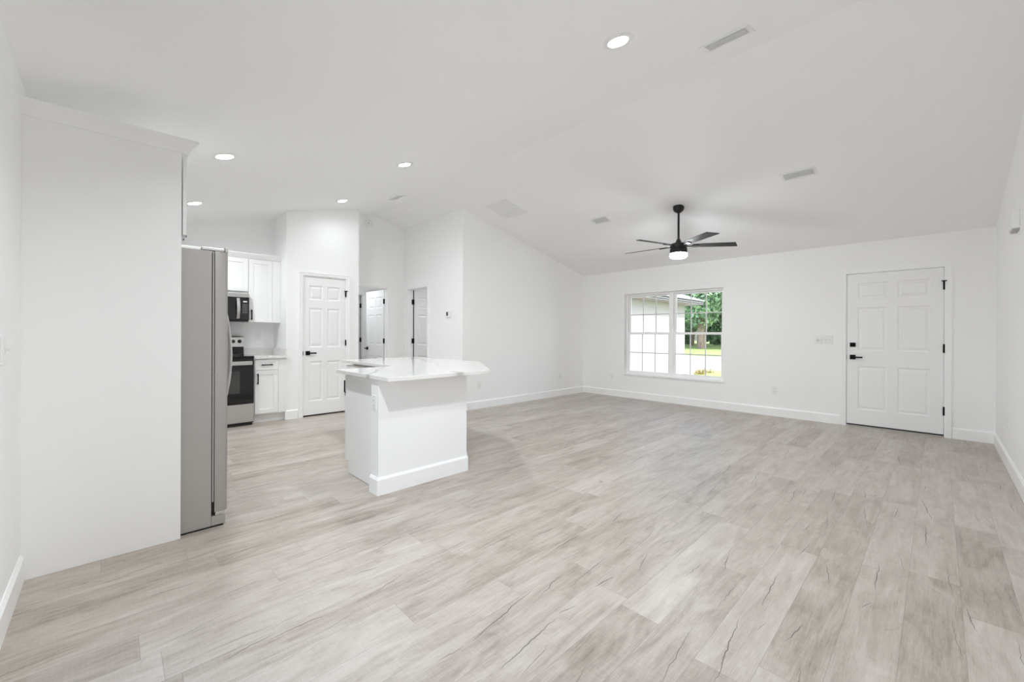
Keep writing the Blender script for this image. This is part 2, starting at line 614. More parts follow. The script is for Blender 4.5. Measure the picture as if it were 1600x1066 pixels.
# rooms seen through the two open doors
side_wall('wall_far_hall_left', 2.62, 2.74, VK + WT, 9.9, 2.44)
mb = MB()
for a, b, za, zb in ((2.74, CD[0], 0, 2.44), (CD[0], CD[1], CD[3], 2.44), (CD[1], 5.3, 0, 2.44)):
    mb.box(a, b, 8.53, 8.65, za, zb)
struct('wall_far_hall_back', mb, 'wall_paint')
side_wall('wall_far_hall_right', 5.3, 5.42, VK + WT, 8.65, 2.44)
side_wall('wall_closet_right', 4.7, 4.82, 8.65, 9.9, 2.44)
mb = MB().box(2.62, 4.82, 9.78, 9.9, 0, 2.44)
struct('wall_closet_back', mb, 'wall_paint')
mb = MB().box(UH + WT, UF, VK, VK + WT, 0, 2.44)
struct('wall_bedroom_back', mb, 'wall_paint')
mb = MB().box(UH + WT, UF, VL + WT, VK, 2.44, 2.54)
struct('ceiling_bedroom', mb, 'ceiling_paint')
mb = MB().box(2.62, 5.42, VK + WT, 9.9, 2.44, 2.54)
struct('ceiling_far_hall', mb, 'ceiling_paint')

# baseboards: moulded strips
BH, BT = 0.13, 0.015

def bb_y(name, x, sgn, y0, y1, parent=None):
    """baseboard on a wall plane x = const, room on side sgn"""
    prof = [(x, 0), (x + sgn * BT, 0), (x + sgn * BT, BH - 0.016), (x + sgn * BT * 0.45, BH - 0.003), (x + sgn * BT * 0.35, BH), (x, BH)]
    mb = MB().prism(prof, 'y', y0, y1)
    return struct(name, mb, 'trim_paint') if parent is None else mb.build(name, 'trim_paint', parent)


def bb_x(name, y, sgn, x0, x1, parent=None):
    prof = [(y, 0), (y + sgn * BT, 0), (y + sgn * BT, BH - 0.016), (y + sgn * BT * 0.45, BH - 0.003), (y + sgn * BT * 0.35, BH), (y, BH)]
    mb = MB().prism(prof, 'x', x0, x1)
    return struct(name, mb, 'trim_paint') if parent is None else mb.build(name, 'trim_paint', parent)

bb_y('baseboard_left', UL, 1, SD[1] + 0.07, 3.1)
bb_x('baseboard_right', VR, 1, UL + BT, UF - BT)
bb_y('baseboard_front', UF, -1, FD[1] + 0.052, VL - BT)
bb_y('baseboard_front_corner', UF, -1, VR, FD[0] - 0.045)
bb_x('baseboard_living', VL, -1, UH, UF)
bb_y('baseboard_hall', UH, -1, VL - BT, BD[0] - 0.08)
bb_x('baseboard_pantry', VP, -1, UP0 - BT, PD[0] - 0.06)
bb_x('baseboard_pantry_corner', VP, -1, PD[1] + 0.06, UP1 + BT)
bb_y('baseboard_pantry_right', UP1, 1, VP, VK)
bb_y('baseboard_hall_corner', UH, -1, BD[1] + 0.08, VK)

# ---------------------------------------------------------------- doors
def six_panel(mb, w, h, t, M):
    """raised six panel slab; local x along the width, y through the slab (0 = face to the viewer), z up"""
    st = 0.125 * w
    mu = 0.105 * w
    pw = (w - 2 * st - mu) / 2
    xs = [0, st, st + pw, st + pw + mu, w - st, w]
    k = h / 2.03
    zs = [0, 0.20 * k, 0.787 * k, 0.994 * k, 1.574 * k, 1.693 * k, 1.906 * k, h]
    def face(y, sg):
        def q(a, b, c, d, yy=None):
            mb.add([(a, y, c), (b, y, c), (b, y, d), (a, y, d)], [(0, 1, 2, 3)], M)
        for i in range(5):
            for j in range(7):
                a, b, c, d = xs[i], xs[i + 1], zs[j], zs[j + 1]
                if i in (1, 3) and j in (1, 3, 5):
                    rings = [(0.0, 0.0), (0.012, 0.009), (0.024, 0.0095), (0.046, 0.002)]
                    vs = []
                    for ins, dep in rings:
                        yy = y + sg * dep
                        vs += [(a + ins, yy, c + ins), (b - ins, yy, c + ins), (b - ins, yy, d - ins), (a + ins, yy, d - ins)]
                    fs = []
                    for r in range(3):
                        for e in range(4):
                            e2 = (e + 1) % 4
                            fs.append((r * 4 + e, r * 4 + e2, r * 4 + 4 + e2, r * 4 + 4 + e))
                    fs.append((12, 13, 14, 15))
                    mb.add(vs, fs, M)
                else:
                    q(a, b, c, d)
    face(0.0, 1)
    face(t, -1)
    for i in range(5):
        for z in (0, h):
            mb.add([(xs[i], 0, z), (xs[i + 1], 0, z), (xs[i + 1], t, z), (xs[i], t, z)], [(0, 1, 2, 3)], M)
    for j in range(7):
        for x in (0, w):
            mb.add([(x, 0, zs[j]), (x, 0, zs[j + 1]), (x, t, zs[j + 1]), (x, t, zs[j])], [(0, 1, 2, 3)], M)


def frame_matrix(origin, xdir, ydir):
    x = Vector(xdir).normalized()
    y = Vector(ydir).normalized()
    z = Vector((0, 0, 1))
    Mx = Matrix((x, y, z)).transposed().to_4x4()
    return Matrix.Translation(Vector(origin)) @ Mx


def lever(parent, M, x, z, dirx, both=False, t=0.04):
    """square rose, neck and lever on the slab's viewer face (y<0); dirx = way the lever points"""
    s = 0.030
    mb = MB().box(x - s, x + s, -0.010, 0, z - s, z + s, M)
    r = mb.build('rose', 'black_metal', parent, bev=0.002)
    mb = MB()
    rot = Matrix.Translation((x, 0, z)) @ Matrix.Rotation(R(90), 4, 'X')
    mb.lathe([(0.011, 0.008), (0.011, 0.052)], n=16, M=M @ rot)
    a, b = sorted((x - dirx * 0.012, x + dirx * 0.105))
    mb.box(a, b, -0.060, -0.046, z - 0.010, z + 0.010, M)
    mb.build('lever', 'black_metal', parent, bev=0.002)
    if both:
        mb = MB().box(x - s, x + s, t, t + 0.010, z - s, z + s, M)
        a, b = sorted((x - dirx * 0.012, x + dirx * 0.105))
        mb.box(x - 0.01, x + 0.01, t + 0.01, t + 0.05, z - 0.01, z + 0.01, M)
        mb.box(a, b, t + 0.046, t + 0.060, z - 0.010, z + 0.010, M)
        mb.build('lever', 'black_metal', parent, bev=0.002)


def hinge(parent, M, x, z, y=-0.004, pin=False, hw=0.007, hh=0.045):
    mb = MB()
    mb.lathe([(hw * 0.8, -hh), (hw, -hh + 0.004), (hw, hh - 0.004), (hw * 0.8, hh)], c=(x, y - hw * 0.6, z), n=12, M=M)
    if pin:   # hinge pin door stop
        mb.box(x - 0.022, x + 0.022, y - 0.030, y - 0.004, z + hh - 0.006, z + hh + 0.006, M)
    return mb.build('hinge', 'black_metal', parent)


def casing(parent, axis, plane, sgn, a0, a1, h, w=0.06):
    """door casing around an opening a0..a1 on the given wall plane"""
    def U(i, o):
        return [(a0 - o, 0), (a0 - o, h + o), (a1 + o, h + o), (a1 + o, 0), (a1 - i, 0), (a1 - i, h + i), (a0 + i, h + i), (a0 + i, 0)]
    # stepped profile: flat inner band plus a thicker back band
    def Upoly(o, i):
        return [(a0 - o, 0), (a0 - o, h + o), (a1 + o, h + o), (a1 + o, 0), (a1 + i, 0), (a1 + i, h + i), (a0 - i, h + i), (a0 - i, 0)]
    mb = MB()
    mb.prism(Upoly(w, 0.004), axis, plane, plane + sgn * 0.012)
    mb.prism(Upoly(w, w - 0.020), axis, plane + sgn * 0.012, plane + sgn * 0.018)
    mb.prism(Upoly(0.020, 0.012), axis, plane + sgn * 0.012, plane + sgn * 0.015)
    return mb.build('casing', 'trim_paint', parent)


def jamb(parent, axis, p0, p1, a0, a1, h, t=0.018, stop=None):
    poly = [(a0, 0), (a0, h), (a1, h), (a1, 0), (a1 - t, 0), (a1 - t, h - t), (a0 + t, h - t), (a0 + t, 0)]
    mb = MB().prism(poly, axis, p0, p1)
    if stop:
        s0, s1 = stop
        t2 = t + 0.012
        poly = [(a0 + t, 0), (a0 + t, h - t), (a1 - t, h - t), (a1 - t, 0), (a1 - t2, 0), (a1 - t2, h - t2), (a0 + t2, h - t2), (a0 + t2, 0)]
        mb.prism(poly, axis, s0, s1)
    return mb.build('jamb', 'trim_paint', parent)

# door_1: front door on the window wall (faces -U); viewer's left is larger V
d1 = thing('door_1', (UF, 0.404, 0), 'closed white six-panel front door with black deadbolt and lever', 'door', kind='structure')
casing(d1, 'x', UF, -1, FD[0] + 0.02, FD[1] - 0.02, FD[3] - 0.02)
jamb(d1, 'x', UF - 0.0, UF + 0.2, FD[0], FD[1], FD[3], 0.022, stop=(UF + 0.055, UF + 0.075))
W1 = 0.905
M1 = frame_matrix((UF + 0.008, 0.857, 0.032), (0, -1, 0), (1, 0, 0))
mb = MB()
six_panel(mb, W1, 2.0, 0.044, M1)
sl = mb.build('slab', 'door_paint', d1)
lever(sl, M1, 0.062, 0.924 - 0.032, 1)
mb = MB().box(0.032, 0.092, -0.012, 0, 1.03, 1.085 - 0.0, M1)
mb.box(0.050, 0.074, -0.026, -0.012, 1.048, 1.067, M1)
mb.build('deadbolt', 'black_metal', sl, bev=0.002)
for z, pin in ((1.785, True), (1.03, False), (0.28, False)):
    hinge(sl, M1, W1 + 0.003, z, pin=pin, hw=0.009, hh=0.052)
mb = MB().box(-0.012, 0.0, -0.004, 0.004, 0.86, 0.92, M1)
mb.build('strike_plate', 'black_metal', d1)
MB().box(UF - 0.012, UF + 0.2, FD[0] + 0.022, FD[1] - 0.022, 0.0, 0.016).build('threshold', 'threshold', d1)
MB().box(UF + 0.012, UF + 0.045, FD[0] + 0.024, FD[1] - 0.024, 0.017, 0.031).build('sweep', 'rubber_and_gap_shade', d1)

# door_2: pantry door, faces -V
d2 = thing('door_2', (2.304, VP, 0), 'closed narrow white six-panel pantry door with black lever', 'door', kind='structure')
casing(d2, 'y', VP, -1, PD[0] + 0.006, PD[1] - 0.006, PD[3] - 0.004)
jamb(d2, 'y', VP, VP + WT, PD[0], PD[1], PD[3], 0.013)
M2 = frame_matrix((2.001, VP + 0.006, 0.022), (1, 0, 0), (0, 1, 0))
mb = MB()
six_panel(mb, 0.605, 2.018, 0.035, M2)
sl = mb.build('slab', 'door_paint', d2)
lever(sl, M2, 0.060, 0.905, 1)
for z, pin in ((1.80, True), (1.05, False), (0.28, False)):
    hinge(sl, M2, 0.608, z, pin=pin, hw=0.009)
MB().box(1.988, 1.999, VP - 0.002, VP + 0.006, 0.895, 0.955).build('strike_plate', 'black_metal', d2)
MB().box(2.0, 2.607, VP + 0.05, VP + 0.06, 0.0, 0.04).build('bottom_gap_shade', 'shadow_gap', d2)  # dark strip standing in for the shade under the door

# door_3: open door at the back of the hall, swung away 90 degrees
d3 = thing('door_3', (3.25, VK, 0), 'open white panel door at the back of the hall', 'door', kind='structure')
casing(d3, 'y', VK, -1, HD[0] + 0.012, HD[1] - 0.012, HD[3] - 0.012, w=0.055)
jamb(d3, 'y', VK, VK + WT, HD[0], HD[1], HD[3], 0.018, stop=(VK + 0.05, VK + 0.075))
M3 = frame_matrix((3.632, VK + WT + 0.014, 0.012), (0, 1, 0), (1, 0, 0))
mb = MB()
six_panel(mb, 0.745, 2.018, 0.035, M3)
sl = mb.build('slab', 'door_paint', d3)
lever(sl, M3, 0.685, 0.915, -1, both=True, t=0.035)
for z in (1.81, 1.08, 0.30):
    MB().box(3.608, 3.632, VK + WT - 0.03, VK + WT + 0.012, z - 0.045, z + 0.045).build('hinge', 'black_metal', d3)
MB().box(3.6275, 3.6375, VK + WT + 0.0005, VK + WT + 0.0135, 0.0, 2.03).build('gap_shade', 'rubber_and_gap_shade', d3)  # black strip painted as the shade in the hinge-side gap

# door_4: open bedroom door on the hall's side wall, swung into the bedroom
d4 = thing('door_4', (UH, 6.545, 0), 'open white panel door on the side wall of the hall', 'door', kind='structure')
casing(d4, 'x', UH, -1, BD[0] + 0.012, BD[1] - 0.012, BD[3] - 0.012, w=0.06)
jamb(d4, 'x', UH, UH + WT, BD[0], BD[1], BD[3], 0.018, stop=(UH + 0.05, UH + 0.075))
M4 = frame_matrix((UH + WT + 0.014, 6.880, 0.012), (1, 0, 0), (0, 1, 0))
mb = MB()
six_panel(mb, 0.67, 2.018, 0.035, M4)
sl = mb.build('slab', 'door_paint', d4)
lever(sl, M4, 0.61, 0.915, -1)
for z in (1.81, 1.08, 0.30):
    MB().box(UH + WT - 0.03, UH + WT + 0.012, 6.856, 6.88, z - 0.045, z + 0.045).build('hinge', 'black_metal', d4)
MB().box(UH + WT + 0.0005, UH + WT + 0.0135, 6.872, 6.884, 0.0, 2.03).build('gap_shade', 'rubber_and_gap_shade', d4)  # dark filler standing in for shade between slab and jamb

# door_5: the door deeper behind door_3
d5 = thing('door_5', (3.49, 8.53, 0), 'dim doorway with black hinges deep behind the open hall door', 'door', kind='structure')
casing(d5, 'y', 8.53, -1, CD[0] + 0.012, CD[1] - 0.012, CD[3] - 0.012, w=0.055)
jamb(d5, 'y', 8.53, 8.65, CD[0], CD[1], CD[3], 0.018)
M5 = frame_matrix((3.866, 8.664, 0.012), (0, 1, 0), (1, 0, 0))
mb = MB()
six_panel(mb, 0.72, 2.018, 0.035, M5)
sl = mb.build('slab', 'door_paint', d5)
for z in (1.81, 1.08, 0.30):
    MB().box(3.842, 3.866, 8.62, 8.662, z - 0.045, z + 0.045).build('hinge', 'black_metal', d5)
MB().box(3.860, 3.872, 8.6505, 8.6635, 0.0, 2.03).build('gap_shade', 'rubber_and_gap_shade', d5)  # shade of the door gap, put in as a black strip

# door_6_added: unseen two-panel sliding glass door, added for fill daylight
d6 = thing('door_6_added', (UL, 1.15, 0), 'unseen sliding glass door added in the left wall for fill daylight', 'door', kind='structure')
casing(d6, 'x', UL, 1, SD[0], SD[1], SD[3], w=0.06)
MB().ring('x', (SD[0], SD[1], SD[2], SD[3]), (SD[0] + 0.03, SD[1] - 0.03, 0.03, SD[3] - 0.03), UL - WT, UL).build('door_frame', 'window_vinyl', d6)
for a, b, x in ((SD[0] + 0.03, 1.18, UL - 0.055), (1.12, SD[1] - 0.03, UL - 0.10)):
    s_ = MB().ring('x', (a, b, 0.03, SD[3] - 0.03), (a + 0.06, b - 0.06, 0.11, SD[3] - 0.09), x, x + 0.035).build('sliding_panel', 'window_vinyl', d6, bev=0.002)
    MB().box(x + 0.015, x + 0.019, a + 0.055, b - 0.055, 0.105, SD[3] - 0.085).build('pane', 'window_glass', s_)

# ---------------------------------------------------------------- window
win = thing('window_1', (UF, 3.33, 0.445), 'white twin single-hung window with grilles in the far wall', 'window', kind='structure')
XF = UF + 0.085
y0, y1, z0, z1 = WIN
ym = 3.33
MB().ring('x', (y0, y1, z0, z1), (y0 + 0.032, y1 - 0.032, z0 + 0.035, z1 - 0.032), XF, XF + 0.09).build('window_frame', 'window_vinyl', win, bev=0.002)
MB().box(XF - 0.004, XF + 0.09, ym - 0.036, ym + 0.036, z0 + 0.035, z1 - 0.032).build('mullion', 'window_vinyl', win, bev=0.002)
zmid = 1.237
for side, (a, b) in (('far', (ym + 0.036, y1 - 0.032)), ('near', (y0 + 0.032, ym - 0.036))):
    for nm, xs, za, zb in (('upper_sash', XF + 0.045, zmid - 0.02, z1 - 0.032), ('lower_sash', XF + 0.012, z0 + 0.035, zmid + 0.022)):
        fw = 0.032
        s = MB().ring('x', (a, b, za, zb), (a + fw, b - fw, za + 0.04, zb - (0.028 if nm == 'upper_sash' else 0.04)), xs, xs + 0.032).build('sash', 'window_vinyl', win, bev=0.002)
        ia, ib, ja, jb = a + fw, b - fw, za + 0.04, zb - (0.028 if nm == 'upper_sash' else 0.04)
        gq = MB().box(xs + 0.010, xs + 0.014, ia - 0.005, ib + 0.005, ja - 0.005, jb + 0.005)
        gq.build('pane', 'window_glass', s)
        mu = MB()
        for k in (1, 2):
            yc = ia + (ib - ia) * k / 3
            mu.box(xs + 0.016, xs + 0.023, yc - 0.009, yc + 0.009, ja, jb)
        zc = (ja + jb) / 2
        cuts = [ia, ia + (ib - ia) / 3 - 0.009, ia + (ib - ia) / 3 + 0.009, ia + (ib - ia) * 2 / 3 - 0.009, ia + (ib - ia) * 2 / 3 + 0.009, ib]
        for c0, c1 in ((cuts[0], cuts[1]), (cuts[2], cuts[3]), (cuts[4], cuts[5])):
            mu.box(xs + 0.016, xs + 0.023, c0, c1, zc - 0.009, zc + 0.009)
        mu.build('grille', 'window_vinyl', s)
    MB().box(XF + 0.0, XF + 0.012, (a + b) / 2 - 0.03, (a + b) / 2 + 0.03, zmid + 0.012, zmid + 0.026).build('sash_lock', 'window_vinyl', win)
# sill board with a nosing that stands proud of the wall
sp = [(XF, z0), (XF, z0 + 0.012), (UF - 0.022, z0 + 0.012), (UF - 0.026, z0 + 0.006), (UF - 0.022, z0 - 0.010), (UF, z0 - 0.010), (UF, z0)]
mb = MB().prism([(x, z) for x, z in sp], 'y', y0, y1)
mb.box(UF - 0.024, UF, y1, y1 + 0.022, z0 - 0.010, z0 + 0.012)
mb.box(UF - 0.024, UF, y0 - 0.022, y0, z0 - 0.010, z0 + 0.012)
mb.build('window_sill', 'trim_paint', win)

# ---------------------------------------------------------------- ceiling fittings
def slope_matrix(x, y):
    """local frame on the ceiling underside: local z points down out of the ceiling, local y along V"""
    k = SL if x <= URG else -SR
    ex = Vector((1, 0, k)).normalized()
    ey = Vector((0, 1, 0))
    ez = -ex.cross(ey).normalized()
    if ez.z > 0:
        ez = -ez
    ey2 = ez.cross(ex)
    Mx = Matrix((ex, ey2, ez)).transposed().to_4x4()
    return Matrix.Translation((x, y, ceilz(x))) @ Mx


LIGHT_SPOTS = [
    (2.285, 1.405, 'recessed ceiling light nearest the long ceiling register above the room'),
    (0.671, 4.10, 'recessed ceiling light just beyond the tall refrigerator panel top'),
    (0.673, 5.82, 'recessed ceiling light over the kitchen range wall'),
    (2.300, 4.06, 'recessed ceiling light over the kitchen island'),
    (2.315, 5.784, 'recessed ceiling light above the pantry door'),
    (0.671, 1.405, 'recessed ceiling light in the corner above the viewer'),
]
LAMP_FACTOR = {0: 1.08, 5: 2.05, 4: 0.22, 2: 1.0, 3: 1.2, 1: 0.95}   # energy factor per lamp, tuned to balance the brightness
proto = None
for i, (x, y, lb) in enumerate(LIGHT_SPOTS):
    Mx = slope_matrix(x, y)
    if proto is None:
        t = bpy.data.objects.new('recessed_light', None)
        t.empty_display_size = 0.05
        COL.objects.link(t)
        t['_org'] = (0, 0, 0)
        tr_ = MB().lathe([(0.060, -0.001), (0.092, -0.001), (0.094, 0.002), (0.088, 0.006), (0.064, 0.008), (0.060, 0.005)], n=40)
        # an open trim ring: drop the caps
        tr_.f = tr_.f[:-2] + [(5 * 40 + k, 5 * 40 + (k + 1) % 40, (k + 1) % 40, k) for k in range(40)]
        tr_.build('trim_ring', 'plastic_white', t, smooth=True)
        MB().lathe([(0.0605, 0.0005), (0.0605, 0.0055), (0.052, 0.0080), (0.034, 0.0094), (0.012, 0.0098)], n=40).build('lens', 'lamp_lens', t, smooth=True)
        ld = bpy.data.lights.new('downlight', 'AREA')
        ld.shape = 'DISK'
        ld.size = 0.108
        ld.energy = DOWNLIGHT_W
        ld.spread = R(155)
        ld.color = (0.91, 0.965, 1.0)
        lo = bpy.data.objects.new('downlight', ld)
        COL.objects.link(lo)
        lo.parent = t
        lo.location = (0, 0, 0.0112)
        lo.rotation_euler = (math.pi, 0, 0)
        proto = t
        o = t
    else:
        o = copy_tree(proto)
    if i in LAMP_FACTOR:
        for c_ in o.children:
            if c_.type == 'LIGHT':
                c_.data = c_.data.copy()
                c_.data.energy = DOWNLIGHT_W * LAMP_FACTOR[i]
    o.matrix_world = Mx
    tag(o, lb, 'ceiling light', 'recessed lights in the vaulted ceiling')


def added_room_lamp(x, y, label):  # added lamp, out of view, that brightens a room behind an open door
    t = thing('added_ceiling_lamp', (x, y, 2.44), label, 'ceiling light')
    M = Matrix.Translation((x, y, 2.44)) @ Matrix.Rotation(math.pi, 4, 'X')
    MB().lathe([(0.095, 0.0), (0.095, 0.004), (0.088, 0.010), (0.072, 0.012), (0.060, 0.011)], n=32, M=M).build('trim_ring', 'plastic_white', t, smooth=True)
    MB().lathe([(0.062, 0.0115), (0.058, 0.0145), (0.020, 0.016)], n=32, M=M).build('lens', 'lamp_lens', t, smooth=True)
    ld = bpy.data.lights.new('added_ceiling_lamp_light', 'AREA')
    ld.shape = 'DISK'
    ld.size = 0.11
    ld.energy = 4.5
    ld.color = (0.91, 0.965, 1.0)
    lo = bpy.data.objects.new('added_ceiling_lamp_light', ld)
    COL.objects.link(lo)
    lo.parent = t
    lo.location = (0, 0, -0.018)

added_room_lamp(3.15, 7.80, 'unseen ceiling lamp added to light the back hall beyond its open door')
added_room_lamp(5.10, 6.10, 'unseen ceiling lamp added to light the bedroom beyond its open door')


def register(x0, x1, y0, y1, label, nl=5):
    xc, yc = (x0 + x1) / 2, (y0 + y1) / 2
    w, l = (x1 - x0) / 2 + 0.0, (y1 - y0) / 2
    Mx = slope_matrix(xc, yc)
    t = bpy.data.objects.new('ceiling_register', None)
    t.empty_display_size = 0.05
    COL.objects.link(t)
    t['_org'] = (0, 0, 0)
    fw = 0.028
    MB().ring('z', (-w, w, -l, l), (-w + fw, w - fw, -l + fw, l - fw), 0.0, 0.006).build('register_frame', 'plastic_white', t, bev=0.002)
    MB().box(-w + fw, w - fw, -l + fw, l - fw, 0.0005, 0.0012).build('duct_back', 'vent_dark', t)
    mb = MB()
    for k in range(nl):
        xx = -w + fw + (2 * (w - fw)) * (k + 0.5) / nl
        hw = (w - fw) / nl * 0.85
        mb.prism([(xx - hw, 0.012), (xx - hw + 0.002, 0.0135), (xx + hw, 0.004), (xx + hw - 0.002, 0.0025)], 'y', -l + fw, l - fw)
    mb.build('louvers', 'vent_metal', t)
    t.matrix_world = Mx
    return tag(t, label, 'vent', 'supply registers in the ceiling')

register(2.935, 3.095, 0.855, 1.162, 'long white ceiling register near the ridge, nearest the viewer')
register(5.095, 5.258, 0.865, 1.180, 'white ceiling register on the slope toward the front door')
register(5.10, 5.28, 3.335, 3.62, 'white ceiling register between the return grille and the fan')
register(2.985, 3.13, 5.47, 5.775, 'small grey ceiling register above the hall corner by the ridge')

xc, yc = 4.305, 4.56
t = bpy.data.objects.new('return_air_grille', None)
t.empty_display_size = 0.05
COL.objects.link(t)
t['_org'] = (0, 0, 0)
MB().ring('z', (-0.225, 0.225, -0.235, 0.235), (-0.195, 0.195, -0.205, 0.205), 0.0, 0.007).build('grille_frame', 'plastic_white', t, bev=0.002)
MB().box(-0.195, 0.195, -0.205, 0.205, 0.0005, 0.0012).build('filter', 'plastic_grey', t)
mb = MB()
for k in range(22):
    xx = -0.195 + 0.39 * (k + 0.5) / 22
    if 10 <= k <= 11:
        continue
    mb.prism([(xx - 0.0085, 0.002), (xx - 0.0075, 0.001), (xx + 0.0085, 0.0065), (xx + 0.0075, 0.0075)], 'y', -0.205, 0.205)
mb.build('louvers', 'plastic_white', t)
MB().box(-0.012, 0.012, -0.205, 0.205, 0.001, 0.005).build('center_bar', 'vent_metal', t)
t.matrix_world = slope_matrix(xc, yc)
tag(t, 'square white return air grille on the ceiling above the living wall', 'vent')

# ---------------------------------------------------------------- ceiling fan
FX, FY = 5.30, 2.352
fz = ceilz(FX)
fan = thing('ceiling_fan', (FX, FY, fz), 'black five-blade ceiling fan with a glowing round light', 'ceiling fan')
C = (FX, FY, 0)
MB().lathe([(0.068, fz + 0.012), (0.069, fz - 0.016), (0.066, fz - 0.035), (0.052, fz - 0.058), (0.030, fz - 0.074), (0.020, fz - 0.078)], c=C, n=40).build('canopy', 'fan_black', fan, smooth=True)
MB().lathe([(0.0135, 2.44), (0.0135, fz - 0.070)], c=C, n=20).build('downrod', 'fan_black', fan, smooth=True)
MB().lathe([(0.015, 2.462), (0.022, 2.455), (0.030, 2.432), (0.040, 2.414), (0.060, 2.408), (0.096, 2.395), (0.104, 2.385), (0.104, 2.350), (0.100, 2.346), (0.100, 2.330), (0.106, 2.325), (0.106, 2.274), (0.102, 2.270)], c=C, n=48).build('motor_housing', 'fan_black', fan, smooth=True)
MB().lathe([(0.101, 2.275), (0.105, 2.266), (0.106, 2.240), (0.098, 2.222), (0.075, 2.210), (0.03, 2.205)], c=C, n=48).build('light_shade', 'fan_lens', fan, smooth=True)
mb = MB()
for k in range(3):
    a = R(20 + 120 * k)
    mb.lathe([(0.005, 0), (0.005, 0.006)], n=10, M=Matrix.Translation((FX + 0.106 * math.cos(a), FY + 0.106 * math.sin(a), 2.312)) @ Matrix.Rotation(a, 4, 'Z') @ Matrix.Rotation(R(90), 4, 'Y'))
    mb.build('thumb_screw', 'chrome', fan)
    mb = MB()
PIT = R(11)
for k in range(5):
    a = R(91 + 72 * k)
    Mb = Matrix.Translation((FX, FY, 2.372)) @ Matrix.Rotation(a, 4, 'Z') @ Matrix.Rotation(-PIT, 4, 'X')
    # plan outline with a raked tip
    out_ = [(0.165, -0.042), (0.30, -0.056), (0.66, -0.064), (0.675, -0.062), (0.735, 0.058), (0.728, 0.064), (0.30, 0.056), (0.165, 0.042)]
    bl = MB().prism(out_, 'z', -0.003, 0.003, Mb).build('blade', 'fan_blade', fan, bev=0.001)
    Mi = Matrix.Translation((FX, FY, 2.362)) @ Matrix.Rotation(a, 4, 'Z') @ Matrix.Rotation(-PIT, 4, 'X')
    iron = [(0.090, -0.016), (0.150, -0.013), (0.185, -0.030), (0.245, -0.030), (0.250, -0.022), (0.250, 0.022), (0.245, 0.030), (0.185, 0.030), (0.150, 0.013), (0.090, 0.016)]
    MB().prism(iron, 'z', -0.004, 0.0065, Mi).build('blade_iron', 'fan_black', bl, bev=0.001)

# ---------------------------------------------------------------- tall refrigerator enclosure on the left
PV = 3.1116
tag(MB().box(UL, 0.299, PV, PV + 0.019, 0.0, 2.28).build('refrigerator_end_panel', 'cabinet_white', bev=0.001),
    'tall white end panel standing beside the refrigerator', 'panel')
# crown moulding wrapping the panel and the cabinet over the refrigerator
mb = MB()
ins = [(0.0, 0.0), (0.010, 0.0), (0.014, 0.010), (0.046, 0.052), (0.052, 0.060), (0.052, 0.072), (0.0, 0.072)]
zc = 2.278
rows = []
for d, z in ins:
    rows.append([(UL, PV - d, zc + z), (0.322 + d, PV - d, zc + z), (0.322 + d, 4.06, zc + z)])
vs = [p_ for r_ in rows for p_ in r_]
fs = []
n = len(rows)
for i in range(n):
    j = (i + 1) % n
    for k in range(2):
        fs.append((i * 3 + k, i * 3 + k + 1, j * 3 + k + 1, j * 3 + k))
fs.append(tuple(i * 3 for i in range(n)))
fs.append(tuple(i * 3 + 2 for i in range(n))[::-1])
mb.add(vs, fs)
tag(mb.build('crown_molding', 'cabinet_white'), 'white crown molding along the top of the refrigerator panel', 'molding')


def shaker(mb, axis, plane, sgn, a0, a1, z0, z1, t=0.019, fr=0.057, rec=0.009):
    """shaker door or drawer front; plane = its front face, sgn = the way it faces"""
    b = plane - sgn * t
    mb.ring(axis, (a0, a1, z0, z1), (a0 + fr, a1 - fr, z0 + fr, z1 - fr), b, plane)
    i0, i1, j0, j1 = a0 + fr, a1 - fr, z0 + fr, z1 - fr
    d0, d1 = sorted((b + sgn * 0.003, plane - sgn * rec))
    if axis == 'y':
        mb.box(i0, i1, d0, d1, j0, j1)
    else:
        mb.box(d0, d1, i0, i1, j0, j1)


def bar_pull(parent, p0, p1, out, w=0.0125):
    """square black bar pull from p0 to p1 standing off along out"""
    p0, p1, out = Vector(p0), Vector(p1), Vector(out)
    ax = (p1 - p0).normalized()
    mb = MB()
    h = w / 2
    side = ax.cross(out.normalized())
    def bar(a, b, s1, s2, e1, e2):
        vs = []
        for q in (a, b):
            for i, j in ((-1, -1), (1, -1), (1, 1), (-1, 1)):
                vs.append(q + s1 * (e1 * i) + s2 * (e2 * j))
        mb.add(vs, [(3, 2, 1, 0), (4, 5, 6, 7), (0, 1, 5, 4), (1, 2, 6, 5), (2, 3, 7, 6), (3, 0, 4, 7)])
    o = out.normalized()
    bar(p0 + out, p1 + out, side, o, h, h)
    for q in (p0 + ax * 0.012, p1 - ax * 0.012):
        bar(q, q + out - o * h, side, ax, h, h)
    return mb.build('handle', 'black_metal', parent)

# cabinet above the refrigerator
wc = thing('wall_cabinet', (0.0, 3.6, 1.80), 'white cabinet mounted above the refrigerator behind the end panel', 'cabinet')
MB().box(UL, 0.285, PV + 0.020, 4.055, 1.80, 2.277).build('cabinet_body', 'cabinet_white', wc)
for a, b, hv in ((3.140, 3.592, 3.530), (3.598, 4.050, 3.660)):
    mb = MB()
    shaker(mb, 'x', 0.326, 1, a, b, 1.803, 2.272)
    d_ = mb.build('door', 'cabinet_white', wc, bev=0.001)
    bar_pull(d_, (0.326, hv, 1.862), (0.326, hv, 2.00), (0.034, 0, 0), 0.012)

